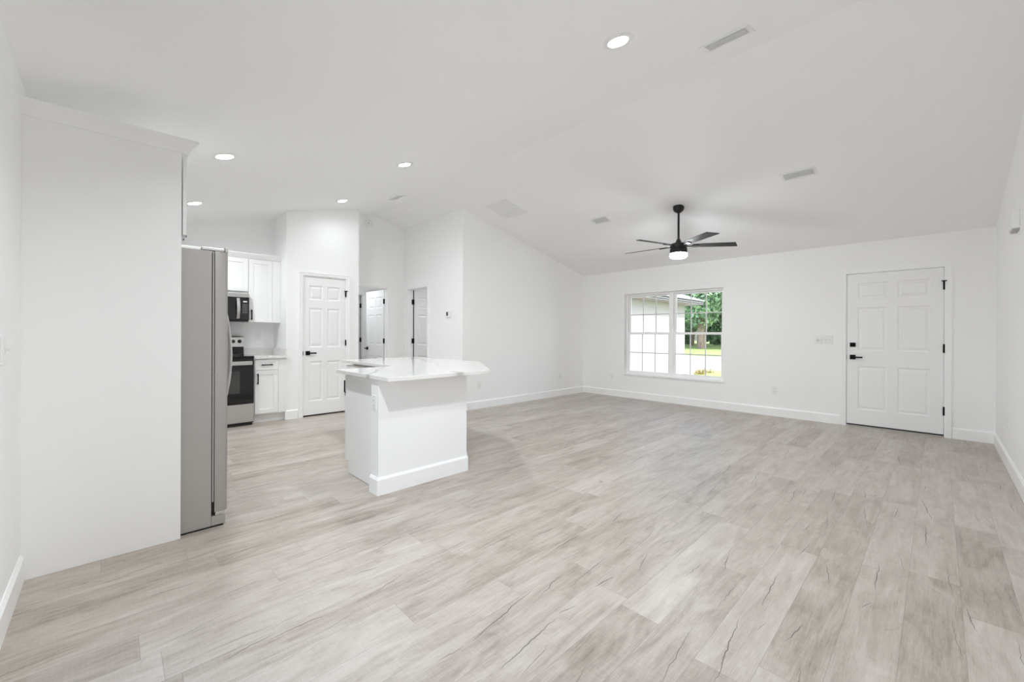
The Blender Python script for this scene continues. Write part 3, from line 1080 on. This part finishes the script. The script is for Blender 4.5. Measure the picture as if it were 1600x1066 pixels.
# refrigerator, side by side, facing +U
fr = thing('refrigerator', (0.1, 3.59, 0), 'stainless side-by-side refrigerator beside the tall white panel', 'refrigerator')
FV0, FV1 = 3.145, 4.045
MB().box(-0.29, 0.452, FV0, FV1, 0.012, 1.728).build('case', 'fridge_side', fr, bev=0.003)
MB().box(0.452, 0.4675, FV0 + 0.014, FV1 - 0.014, 0.10, 1.718).build('door_liner', 'rubber_and_gap_shade', fr)
MB().ring('x', (FV0 + 0.003, FV1 - 0.003, 0.16, 1.722), (FV0 + 0.0135, FV1 - 0.0135, 0.17, 1.7185), 0.4565, 0.4645).build('gasket', 'gasket_grey', fr)
for a, b, hv in ((FV0, 3.552, 3.512), (3.560, FV1, 3.600)):
    # door plan profile with softly rounded front corners and a bowed face
    pl = [(0.468, a), (0.520, a), (0.530, a + 0.004), (0.536, a + 0.014)]
    for k in range(1, 6):
        s = k / 6
        pl.append((0.536 + 0.010 * math.sin(math.pi * s), a + 0.014 + (b - a - 0.028) * s))
    pl += [(0.536, b - 0.014), (0.530, b - 0.004), (0.520, b), (0.468, b)]
    d_ = MB().prism(pl, 'z', 0.095, 1.728).build('door', 'fridge_steel', fr, smooth=True)
    MB().box(0.519, 0.536, a + 0.001, b - 0.001, 1.7281, 1.757).build('top_cap', 'fridge_steel', d_, bev=0.002)
    pts = []
    for k in range(13):
        s = k / 12
        zz = 0.66 + 0.80 * s
        pts.append((0.556 + 0.058 * math.sin(math.pi * s) ** 0.8, hv, zz))
    pts = [(0.540, hv, 0.645)] + pts + [(0.540, hv, 1.475)]
    MB().tube(pts, 0.012, 10).build('handle', 'stainless', d_, smooth=True)
    # lower hinge
    hb = MB().box(0.472, 0.522, a + 0.001 if a < 3.3 else b - 0.05, a + 0.05 if a < 3.3 else b - 0.001, 0.0715, 0.0935)
    hb.build('lower_hinge', 'chrome', fr, bev=0.003)
    yy = (a + 0.003) if a < 3.3 else b - 0.055
    MB().box(0.40, 0.517, yy, yy + 0.05, 1.730, 1.747).build('hinge_cover', 'stainless', fr, bev=0.003)
MB().box(0.4525, 0.526, FV0 + 0.002, FV1 - 0.002, 0.012, 0.070).build('base_grille', 'fridge_side', fr, bev=0.003)
MB().box(-0.27, 0.515, FV0 + 0.01, FV1 - 0.01, 0.0, 0.012).build('foot_rail', 'black_plastic', fr)

# ---------------------------------------------------------------- kitchen on the back wall
# range
RX0, RX1, RV = 0.612, 1.366, 6.30
rg = thing('range', (0.99, 6.65, 0), 'stainless and black glass electric range against the kitchen wall', 'stove')
MB().box(RX0, RX1, RV + 0.04, 6.97, 0.03, 0.895).build('body', 'black_plastic', rg)
MB().box(RX0 + 0.01, RX1 - 0.01, RV + 0.05, 6.95, 0.0, 0.03).build('kick', 'black_plastic', rg)
mb = MB().box(RX0 - 0.001, RX1 + 0.001, RV + 0.002, 6.90, 0.895, 0.914)
mb.build('cooktop', 'black_glass', rg, bev=0.003)
for bx, by, br in ((0.80, 6.46, 0.09), (1.17, 6.46, 0.105), (0.80, 6.74, 0.075), (1.17, 6.74, 0.09)):
    MB().lathe([(br, 0.9141), (br, 0.9146)], c=(bx, by, 0), n=36).build('burner', 'oven_window', rg)
bgd = MB().prism([(6.895, 0.914), (6.97, 0.914), (6.97, 1.172), (6.928, 1.172), (6.915, 1.155), (6.905, 1.02)], 'x', RX0, RX1).build('backguard', 'stainless', rg)
MB().prism([(6.8925, 0.9145), (6.9045, 1.020), (6.9025, 1.022), (6.889, 0.9145)], 'x', RX0 + 0.002, RX1 - 0.002).build('vent_strip', 'black_glass', bgd)
MB().box(0.86, 1.12, 6.9065, 6.9145, 1.06, 1.13).build('display', 'black_glass', bgd)
for kx in (0.665, 0.745, 1.238, 1.316):
    Mk = Matrix.Translation((kx, 6.912, 1.098)) @ Matrix.Rotation(R(90), 4, 'X')
    mb = MB().lathe([(0.025, 0.0), (0.025, 0.006), (0.020, 0.010), (0.019, 0.028), (0.016, 0.031)], n=24, M=Mk)
    mb.box(-0.004, 0.004, -0.018, 0.018, 0.030, 0.036, Mk)
    mb.build('knob', 'black_plastic', bgd, smooth=True)
od = MB().box(RX0 + 0.003, RX1 - 0.003, RV, RV + 0.038, 0.292, 0.888).build('oven_door', 'black_glass', rg, bev=0.004)
MB().box(0.77, 1.205, RV - 0.0012, RV + 0.001, 0.43, 0.72).build('oven_window', 'oven_window', od)
mb = MB().box(RX0 + 0.03, RX1 - 0.03, RV - 0.05, RV - 0.034, 0.800, 0.848)
for kx in (RX0 + 0.05, RX1 - 0.07):
    mb.box(kx, kx + 0.02, RV - 0.034, RV, 0.812, 0.836)
mb.build('handle', 'stainless', od, bev=0.003)
MB().box(RX0 + 0.003, RX1 - 0.003, RV + 0.004, RV + 0.04, 0.048, 0.285).build('drawer', 'stainless', rg, bev=0.004)

# over-the-range microwave
mw = thing('microwave', (0.99, 6.8, 1.385), 'black over-the-range microwave with curved handle above the range', 'microwave')
MB().box(RX0, RX1 - 0.002, 6.60, 6.985, 1.388, 1.755).build('body', 'black_plastic', mw, bev=0.002)
MB().box(RX0 + 0.001, RX1 - 0.003, 6.578, 6.600, 1.703, 1.754).build('vent_trim', 'stainless', mw, bev=0.002)
md_ = MB().box(RX0 + 0.001, 1.262, 6.575, 6.600, 1.398, 1.701).build('door', 'black_glass', mw, bev=0.002)
pts = []
for k in range(9):
    s = k / 8
    pts.append((1.232 , 6.575 - 0.012 - 0.034 * math.sin(math.pi * s), 1.412 + 0.278 * s))
hm = MB()
for k in range(8):
    p0, p1 = pts[k], pts[k + 1]
    hw = 0.018
    vs = []
    for q in (p0, p1):
        vs += [(q[0] - hw, q[1] + 0.005, q[2]), (q[0] + hw, q[1] + 0.005, q[2]), (q[0] + hw, q[1] - 0.005, q[2]), (q[0] - hw, q[1] - 0.005, q[2])]
    fs = [(0, 1, 5, 4), (1, 2, 6, 5), (2, 3, 7, 6), (3, 0, 4, 7)]
    if k == 0:
        fs.append((3, 2, 1, 0))
    if k == 7:
        fs.append((4, 5, 6, 7))
    hm.add(vs, fs)
hm.build('handle', 'stainless', md_, smooth=True)
cp = MB().box(1.264, RX1 - 0.003, 6.575, 6.600, 1.398, 1.701).build('control_panel', 'black_glass', mw, bev=0.001)
MB().box(1.292, 1.338, 6.5735, 6.576, 1.636, 1.652).build('display', 'display', cp)
kp = MB()
for r_ in range(6):
    for c_ in range(3):
        kp.box(1.287 + c_ * 0.021, 1.299 + c_ * 0.021, 6.574, 6.5755, 1.598 - r_ * 0.022, 1.606 - r_ * 0.022)
kp.build('keypad', 'outlet_slot', cp)
MB().box(RX0 + 0.01, RX1 - 0.012, 6.60, 6.97, 1.376, 1.388).build('underside_grille', 'black_plastic', mw)

# wall cabinets on the back wall
wc2 = thing('wall_cabinet', (0.99, 6.84, 1.76), 'short white wall cabinet above the microwave', 'cabinet')
MB().box(RX0, 1.368, 6.670, VK, 1.760, 2.253).build('cabinet_body', 'cabinet_white', wc2)
for a, b, hx in ((0.616, 0.987, 0.955), (0.993, 1.363, 1.025)):
    mb = MB()
    shaker(mb, 'y', 6.650, -1, a, b, 1.792, 2.246)
    d_ = mb.build('door', 'cabinet_white', wc2, bev=0.001)
    bar_pull(d_, (hx, 6.650, 1.815), (hx, 6.650, 1.95), (0, -0.03, 0))
wc3 = thing('wall_cabinet', (1.57, 6.84, 1.37), 'tall white wall cabinet right of the microwave', 'cabinet')
MB().box(1.369, UP0 - 0.001, 6.670, VK, 1.368, 2.253).build('cabinet_body', 'cabinet_white', wc3)
mb = MB()
shaker(mb, 'y', 6.650, -1, 1.374, 1.664, 1.371, 2.246)
d_ = mb.build('door', 'cabinet_white', wc3, bev=0.001)
bar_pull(d_, (1.405, 6.650, 1.400), (1.405, 6.650, 1.540), (0, -0.03, 0))
MB().box(1.668, UP0 - 0.002, 6.655, 6.669, 1.369, 2.250).build('filler_strip', 'cabinet_white', wc3)
wc4 = thing('wall_cabinet', (0.15, 6.84, 1.37), 'white wall cabinet left of the range hidden behind the refrigerator', 'cabinet')
MB().box(UL, RX0 - 0.002, 6.670, VK, 1.368, 2.253).build('cabinet_body', 'cabinet_white', wc4)
for a, b, hx in ((UL + 0.006, 0.145, 0.11), (0.151, 0.606, 0.19)):
    mb = MB()
    shaker(mb, 'y', 6.650, -1, a, b, 1.371, 2.246)
    d_ = mb.build('door', 'cabinet_white', wc4, bev=0.001)
    bar_pull(d_, (hx, 6.650, 1.400), (hx, 6.650, 1.540), (0, -0.03, 0))
prof = [(6.668, 2.254), (6.648, 2.254), (6.644, 2.262), (6.612, 2.304), (6.606, 2.310), (6.606, 2.322), (6.668, 2.322)]
tag(MB().prism(prof, 'x', UL, UP0 - 0.001).build('crown_molding', 'cabinet_white'), 'white crown molding along the top of the kitchen wall cabinets', 'molding')

# base cabinets
def base_cab(x0, x1, xd0, xd1, label, pull_left, filler=None):
    t = thing('base_cabinet', ((x0 + x1) / 2, 6.69, 0), label, 'cabinet')
    MB().box(x0, x1, 6.380, VK - 0.02, 0.115, 0.868).build('cabinet_body', 'cabinet_white', t)
    MB().box(x0, x1, 6.445, VK - 0.02, 0.0, 0.115).build('toe_kick', 'cabinet_white', t)
    mb = MB()
    shaker(mb, 'y', 6.360, -1, xd0, xd1, 0.718, 0.852, fr=0.030, rec=0.006)
    d = mb.build('drawer', 'cabinet_white', t, bev=0.001)
    xm = (xd0 + xd1) / 2
    bar_pull(d, (xm - 0.068, 6.360, 0.786), (xm + 0.068, 6.360, 0.786), (0, -0.03, 0))
    mb = MB()
    shaker(mb, 'y', 6.360, -1, xd0, xd1, 0.128, 0.708)
    d = mb.build('door', 'cabinet_white', t, bev=0.001)
    hx = xd0 + 0.030 if pull_left else xd1 - 0.03
    bar_pull(d, (hx, 6.360, 0.530), (hx, 6.360, 0.670), (0, -0.03, 0))
    if filler:
        MB().box(filler[0], filler[1], 6.366, 6.379, 0.117, 0.866).build('filler_strip', 'cabinet_white', t)
    return t

base_cab(1.372, UP0 - 0.001, 1.388, 1.668, 'white base cabinet with one drawer right of the range', True, filler=(1.674, UP0 - 0.002))
base_cab(UL + 0.003, RX0 - 0.004, 0.10, RX0 - 0.01, 'white base cabinet left of the range hidden behind the refrigerator', False, filler=(UL + 0.003, 0.095))
ct = thing('countertop', (1.57, 6.68, 0.87), 'white quartz countertop with a backsplash right of the range', 'countertop')
MB().box(1.370, UP0 - 0.001, 6.335, VK, 0.870, 0.902).build('slab', 'quartz', ct, bev=0.002)
MB().box(1.370, UP0 - 0.001, VK - 0.02, VK, 0.902, 1.0).build('backsplash', 'quartz', ct)
MB().box(UP0 - 0.021, UP0 - 0.001, 6.345, VK - 0.02, 0.902, 1.0).build('side_splash', 'quartz', ct)
ct = thing('countertop', (0.15, 6.68, 0.87), 'white quartz countertop left of the range hidden behind the refrigerator', 'countertop')
MB().box(UL, RX0 - 0.003, 6.335, VK, 0.870, 0.902).build('slab', 'quartz', ct, bev=0.002)
MB().box(UL, RX0 - 0.003, VK - 0.02, VK, 0.902, 1.0).build('backsplash', 'quartz', ct)

# ---------------------------------------------------------------- island: half wall, two cabinets, one quartz top
hw = thing('half_wall', (1.86, 2.98, 0), 'white half wall with baseboard carrying the island countertop', 'half wall')
HX0, HX1, HV0, HV1 = 1.446, 2.281, 2.925, 3.045
DX, DY = 2.735, 3.60
outer = [(HX0, HV0), (HX1, HV0), (DX, DY), (DX, 4.94), (DX - 0.115, 4.94), (DX - 0.115, DY + 0.035), (HX1 - 0.06, HV1), (HX0, HV1)]
MB().prism(outer, 'z', 0.0, 0.868).build('wall_body', 'wall_paint', hw)
# baseboard follows the outside of the half wall
def offset_path(path, d):
    res = []
    for i, p_ in enumerate(path):
        p_ = Vector(p_)
        dirs = []
        if i > 0:
            dirs.append((p_ - Vector(path[i - 1])).normalized())
        if i < len(path) - 1:
            dirs.append((Vector(path[i + 1]) - p_).normalized())
        nrm = [Vector((q.y, -q.x)) for q in dirs]
        if len(nrm) == 1:
            res.append(p_ + nrm[0] * d)
        else:
            b_ = (nrm[0] + nrm[1]).normalized()
            res.append(p_ + b_ * (d / b_.dot(nrm[0])))
    return res
path = [(HX0, HV1), (HX0, HV0), (HX1, HV0), (DX, DY), (DX, 4.94)]
prof = [(0.0, 0.0), (BT, 0.0), (BT, BH - 0.016), (BT * 0.45, BH - 0.003), (BT * 0.35, BH), (0.0, BH)]
vs, fs = [], []
rows = [offset_path(path, d) for d, z in prof]
npth = len(path)
for (d, z), r_ in zip(prof, rows):
    vs += [(q.x, q.y, z) for q in r_]
for i in range(len(prof)):
    j = (i + 1) % len(prof)
    for k in range(npth - 1):
        fs.append((i * npth + k, i * npth + k + 1, j * npth + k + 1, j * npth + k))
fs.append(tuple(i * npth for i in range(len(prof))))
fs.append(tuple(i * npth + npth - 1 for i in range(len(prof)))[::-1])
MB().add(vs, fs).build('baseboard', 'trim_paint', hw)

ic = thing('base_cabinet', (1.9, 3.35, 0), 'white island base cabinet with its end panel toward the refrigerator', 'cabinet')
IX = 1.490
MB().prism([(HV1 + 0.001, 0.004), (3.575, 0.004), (3.575, 0.105), (3.628, 0.105), (3.628, 0.868), (HV1 + 0.001, 0.868)], 'x', IX, IX + 0.018).build('end_panel', 'cabinet_white', ic)
MB().box(IX + 0.018, 2.03, HV1 + 0.001, 3.627, 0.105, 0.868).build('cabinet_body', 'cabinet_white', ic)
MB().box(IX + 0.018, 2.03, HV1 + 0.001, 3.573, 0.0, 0.105).build('toe_kick', 'cabinet_white', ic)
mb = MB()
shaker(mb, 'y', 3.648, 1, IX + 0.002, 2.00, 0.70, 0.852, fr=0.032, rec=0.006)
d_ = mb.build('drawer', 'cabinet_white', ic, bev=0.001)
bar_pull(d_, (1.68, 3.648, 0.78), (1.82, 3.648, 0.78), (0, 0.03, 0))
mb = MB()
shaker(mb, 'y', 3.648, 1, IX + 0.002, 2.00, 0.115, 0.69)
d_ = mb.build('door', 'cabinet_white', ic, bev=0.001)
bar_pull(d_, (1.96, 3.648, 0.52), (1.96, 3.648, 0.66), (0, 0.03, 0))

ic = thing('base_cabinet', (2.33, 4.3, 0), 'white island cabinet run under the rear arm of the countertop', 'cabinet')
LX = 2.045
mb = MB().box(LX, DX - 0.116, 3.650, 4.94, 0.105, 0.838)
mb.box(LX + 0.07, DX - 0.116, 3.650, 4.94, 0.838, 0.868)
mb.build('cabinet_body', 'cabinet_white', ic)
MB().box(LX + 0.06, DX - 0.116, 3.650, 4.94, 0.0, 0.105).build('toe_kick', 'cabinet_white', ic)
for a, b in ((3.69, 4.30), (4.306, 4.93)):
    mb = MB()
    shaker(mb, 'x', LX - 0.020, -1, a, b, 0.70, 0.840, fr=0.032, rec=0.006)
    d_ = mb.build('drawer', 'cabinet_white', ic, bev=0.001)
    bar_pull(d_, (LX - 0.020, (a + b) / 2 - 0.07, 0.775), (LX - 0.020, (a + b) / 2 + 0.07, 0.775), (-0.03, 0, 0))
    mb = MB()
    shaker(mb, 'x', LX - 0.020, -1, a, b, 0.115, 0.69)
    d_ = mb.build('door', 'cabinet_white', ic, bev=0.001)
    bar_pull(d_, (LX - 0.020, b - 0.03, 0.52), (LX - 0.020, b - 0.03, 0.66), (-0.03, 0, 0))

top = [(1.425, 2.738), (2.400, 2.730), (3.010, 3.610), (2.965, 5.0), (1.995, 4.965), (1.975, 3.690), (1.425, 3.690)]
top = [(1.425, 2.735), (2.400, 2.735), (3.000, 3.600), (3.000, 4.985), (1.990, 4.985), (1.990, 3.690), (1.425, 3.690)]
tag(MB().prism(top, 'z', 0.869, 0.900).build('island_countertop', 'quartz', bev=0.003),
    'polished white veined quartz island countertop with angled corner', 'countertop')

# ---------------------------------------------------------------- wall devices
def plate(name, axis, plane, sgn, a, z, label, cat, w=0.07, h=0.115, kind='outlet', gangs=1, group=None):
    """cover plate centred at (a, z) on a wall plane, facing sgn"""
    if axis == 'x':
        loc = (plane, a, z - h / 2)
        M = frame_matrix((plane, a, z), (0, -sgn * -1, 0), (sgn, 0, 0))
        M = Matrix.Translation((plane, a, z)) @ Matrix(((0, sgn, 0, 0), (1, 0, 0, 0), (0, 0, 1, 0), (0, 0, 0, 1)))
    else:
        loc = (a, plane, z - h / 2)
        M = Matrix.Translation((a, plane, z)) @ Matrix(((1, 0, 0, 0), (0, sgn, 0, 0), (0, 0, 1, 0), (0, 0, 0, 1)))
    t = thing(name, loc, label, cat, group)
    MB().box(-w / 2, w / 2, 0, 0.006, -h / 2, h / 2, M).build('cover_plate', 'plastic_white', t, bev=0.002)
    if kind == 'outlet':
        for zz in (0.019, -0.019):
            MB().box(-0.017, 0.017, 0.006, 0.0085, zz - 0.013, zz + 0.013, M).build('receptacle', 'plastic_white', t, bev=0.001)
            mb = MB().box(-0.009, -0.006, 0.0085, 0.009, zz - 0.004, zz + 0.007, M)
            mb.box(0.006, 0.009, 0.0085, 0.009, zz - 0.004, zz + 0.007, M)
            mb.build('slots', 'outlet_slot', t)
    elif kind == 'switch':
        for k in range(gangs):
            xx = (k - (gangs - 1) / 2) * 0.046
            if gangs > 1 and k == gangs - 1:
                Mk = M @ Matrix.Translation((xx, 0.006, 0)) @ Matrix.Rotation(R(-90), 4, 'X')
                MB().lathe([(0.017, 0), (0.017, 0.004), (0.012, 0.018), (0.011, 0.020)], n=20, M=Mk).build('dimmer_knob', 'plastic_white', t, smooth=True)
            else:
                mb = MB().box(xx - 0.005, xx + 0.005, 0.006, 0.008, -0.012, 0.012, M)
                mb.box(xx - 0.004, xx + 0.004, 0.008, 0.018, 0.0, 0.008, M)
                mb.build('toggle', 'toggle_white', t)
    return t

OG = 'duplex wall outlets'
plate('wall_outlet', 'x', UF, -1, 1.70, 0.392, 'white wall outlet between the window and the front door', 'outlet', group=OG)
plate('wall_outlet', 'x', UF, -1, 4.493, 0.392, 'white wall outlet in the far wall left of the window', 'outlet', group=OG)
plate('wall_outlet', 'y', VL, -1, 4.310, 0.387, 'white wall outlet just right of the island countertop tip', 'outlet', group=OG)
plate('wall_outlet', 'y', VL, -1, 6.400, 0.385, 'white wall outlet on the living wall near its far corner', 'outlet', group=OG)
plate('wall_outlet', 'y', VK, -1, 1.568, 1.160, 'white wall outlet above the counter right of the range', 'outlet', group=OG)
plate('wall_outlet', 'y', VR, 1, 5.915, 0.40, 'white wall outlet low on the right wall past the front door', 'outlet', group=OG)
plate('wall_outlet', 'x', HX0, -1, 2.985, 0.690, 'white wall outlet on the end of the island half wall', 'outlet', w=0.066, group=OG)
plate('light_switch', 'x', UF, -1, 1.110, 1.150, 'wide white four-gang switch plate beside the front door', 'light switch', w=0.21, h=0.115, kind='switch', gangs=4)
plate('light_switch', 'x', UL, 1, 2.640, 1.140, 'white switch plate on the left wall at the picture edge', 'light switch', w=0.08, h=0.115, kind='switch', gangs=1)

th_ = thing('thermostat', (UH, 5.56, 1.48), 'small white thermostat with dark screen on the hall corner wall', 'thermostat')
MB().box(UH - 0.022, UH, 5.495, 5.625, 1.485, 1.590).build('thermostat_body', 'plastic_white', th_, bev=0.004)
mat('screen_dark', (0.06, 0.062, 0.058), 0.25)
MB().box(UH - 0.0235, UH - 0.0218, 5.562, 5.612, 1.510, 1.572).build('screen', 'screen_dark', th_)

sm = thing('smoke_detector', (3.264, VK, 3.16), 'round white smoke detector high on the hall wall', 'smoke detector')
Ms = Matrix.Translation((3.264, VK, 3.155)) @ Matrix.Rotation(R(90), 4, 'X')
MB().lathe([(0.068, 0.0), (0.068, 0.012), (0.062, 0.026), (0.052, 0.034), (0.030, 0.036)], n=36, M=Ms).build('detector_body', 'plastic_white', sm, smooth=True)
MB().lathe([(0.010, 0.0355), (0.010, 0.0385)], n=16, M=Ms @ Matrix.Translation((-0.018, 0.0, 0))).build('test_button', 'outlet_slot', sm)

ch = thing('door_chime', (5.31, VR, 2.08), 'white door chime box high on the right wall', 'door chime')
MB().box(5.20, 5.42, VR, VR + 0.044, 2.08, 2.235).build('chime_cover', 'plastic_white', ch, bev=0.006)
MB().box(5.215, 5.405, VR, VR + 0.034, 2.068, 2.0799).build('chime_base', 'plastic_grey', ch)

# ---------------------------------------------------------------- outdoors
GZ = -0.15
struct('exterior_driveway', MB().box(7.345, 27.0, -14, 40, GZ - 0.1, GZ), 'concrete')
struct('exterior_added_patio', MB().box(-14.0, UL - 0.14, -14, 18, GZ - 0.1, GZ + 0.08), 'concrete')  # unseen slab added to bounce sunlight through the added sliding door
struct('exterior_field', MB().box(27.0, 90.0, -40, 80, GZ - 0.12, GZ + 0.01), 'lawn_green')
lawn = [(7.345, -14), (18.5, -14), (18.0, 3.2), (17.2, 5.0), (16.2, 5.55), (15.0, 5.75), (14.0, 5.72), (13.4, 5.5), (13.2, 4.0), (12.0, 1.5), (7.345, 0.5)]
struct('lawn', MB().prism(lawn, 'z', GZ, GZ + 0.05), 'lawn_green')

gb = thing('garage_wing', (11.6, 9.8, GZ), 'white stucco garage wing with grey hip roof outside the window', 'building')
GV, GU = 6.80, 15.90
MB().box(7.345, GU, GV, 13.0, GZ, 2.36).build('stucco_wall', 'stucco', gb)
E0 = (7.345, GU + 0.5, GV - 0.5, 13.5)
MB().box(E0[0], E0[1] - 0.02, E0[2] + 0.02, E0[3], 2.361, 2.375).build('soffit', 'soffit', gb)
fa = MB()
fa.box(E0[0], E0[1], E0[2], E0[2] + 0.019, 2.362, 2.50)
fa.box(E0[1] - 0.019, E0[1], E0[2] + 0.019, E0[3], 2.362, 2.50)
fa.build('fascia', 'fascia_dark', gb)
ga = MB()
ga.box(E0[0], E0[1] + 0.01, E0[2] - 0.012, E0[2] - 0.0005, 2.43, 2.445)
ga.box(E0[0], E0[1] + 0.01, E0[2] - 0.012, E0[2] - 0.0005, 2.37, 2.38)
ga.build('trim_line', 'fascia_light', gb)
pk = 0.40
rise = 3.6 * pk
rv_ = [(E0[0], E0[2] - 0.03, 2.501), (E0[1] + 0.03, E0[2] - 0.03, 2.501), (E0[1] + 0.03, E0[3], 2.501), (E0[0], E0[3], 2.501),
       (E0[0], E0[2] + 3.6, 2.52 + rise), (E0[1] - 3.6, E0[2] + 3.6, 2.52 + rise),
       (E0[0], E0[2] - 0.03, 2.53), (E0[1] + 0.03, E0[2] - 0.03, 2.53), (E0[1] + 0.03, E0[3], 2.53), (E0[0], E0[3], 2.53)]
MB().add(rv_, [(3, 2, 1, 0), (0, 1, 7, 6), (1, 2, 8, 7), (2, 3, 9, 8), (6, 7, 5, 4), (7, 8, 5), (8, 9, 4, 5), (0, 6, 4, 9, 3)]).build('hip_roof', 'shingles', gb)


def leaf_cloud(mb, c, rx, ry, rz, n, size, rng):
    for _ in range(n):
        while True:
            q = Vector((rng.uniform(-1, 1), rng.uniform(-1, 1), rng.uniform(-1, 1)))
            if 0.25 < q.length < 1:
                break
        p_ = Vector((c[0] + q.x * rx, c[1] + q.y * ry, c[2] + q.z * rz))
        a = Vector((rng.gauss(0, 1), rng.gauss(0, 1), rng.gauss(0, 1))).normalized()
        b_ = a.cross(Vector((rng.gauss(0, 1), rng.gauss(0, 1), rng.gauss(0, 1)))).normalized()
        s = size * rng.uniform(0.6, 1.3)
        mb.add([p_ - a * s, p_ + b_ * s * 0.45, p_ + a * s, p_ - b_ * s * 0.45], [(0, 1, 2, 3)])


def tree(x, y, h, r, zlow, leaf, label, rng, trunk_r=0.25, n=1500):
    t = thing('tree', (x, y, GZ), label, 'tree', 'trees across the road')
    pts = [(x, y, GZ), (x + rng.uniform(-.1, .1), y + rng.uniform(-.1, .1), h * 0.4), (x + rng.uniform(-.3, .3), y + rng.uniform(-.3, .3), h * 0.85)]
    MB().tube(pts, [trunk_r * 1.15, trunk_r * 0.9, trunk_r * 0.35], 10).build('trunk', 'bark', t, smooth=True)
    mb = MB()
    leaf_cloud(mb, (x, y, (zlow + h) / 2), r, r, (h - zlow) / 2, n, 0.25, rng)
    for _ in range(5):
        leaf_cloud(mb, (x + rng.uniform(-r, r) * .6, y + rng.uniform(-r, r) * .6, rng.uniform(zlow + 1, h - 1)), r * .4, r * .4, r * .4, n // 7, 0.24, rng)
    mb.build('crown', leaf, t, weld=False)
    return t

rng = random.Random(11)
tree(41.0, 15.95, 12.5, 2.7, 1.75, 'leaf_mid', 'thick brown trunk of a tall tree across the road', rng, 0.34, 6500)
spots = [(41.5, 21.9), (41.5, 9.9), (46.9, 18.4), (46.9, 12.7), (46.9, 24.4), (52.1, 15.5), (52.1, 21.3), (46.9, 6.8), (52.1, 9.7), (52.1, 27.1), (46.9, 30.3)]
for i, (x, y) in enumerate(spots):
    tree(x, y, rng.uniform(12, 15), 2.45, rng.uniform(1.6, 2.6), 'leaf_dark' if i % 3 else 'leaf_mid',
         'leafy green tree in the woods across the road', rng, rng.uniform(0.12, 0.2), 5200)
for i in range(16):
    x, y = (57.5, 3.5 + (i // 2) * 5.4) if i % 2 == 0 else (63.2, 6.2 + (i // 2) * 5.4)
    t = thing('bush', (x, y, GZ), 'dark bush filling the gap low between the trees', 'bush', 'bushes under the trees')
    mb = MB()
    leaf_cloud(mb, (x, y, 3.4), 2.2, 2.2, 3.9, 3600, 0.36, rng)
    mb.build('foliage', 'leaf_dark', t, weld=False)
for i, (x, y) in enumerate(((14.45, 5.62), (14.0, 5.5), (14.9, 5.5))):
    mb = MB()
    for _ in range(70):
        a = rng.uniform(0, 6.28)
        l_ = rng.uniform(0.15, 0.3)
        bx, by = x + rng.uniform(-.16, .16), y + rng.uniform(-.16, .16)
        dx, dy = math.cos(a), math.sin(a)
        w = 0.012
        z_ = GZ + 0.045
        mb.add([(bx - dy * w, by + dx * w, z_), (bx + dy * w, by - dx * w, z_), (bx + dx * l_ * .5, by + dy * l_ * .5, z_ + l_ * .8)], [(0, 1, 2)])
    tag(mb.build('grass_clump', 'leaf_straw', weld=False), 'straw-coloured grass clump at the lawn edge outside the window', 'plant', 'straw grass clumps')

for o in bpy.data.objects:
    if '_org' in o:
        del o['_org']
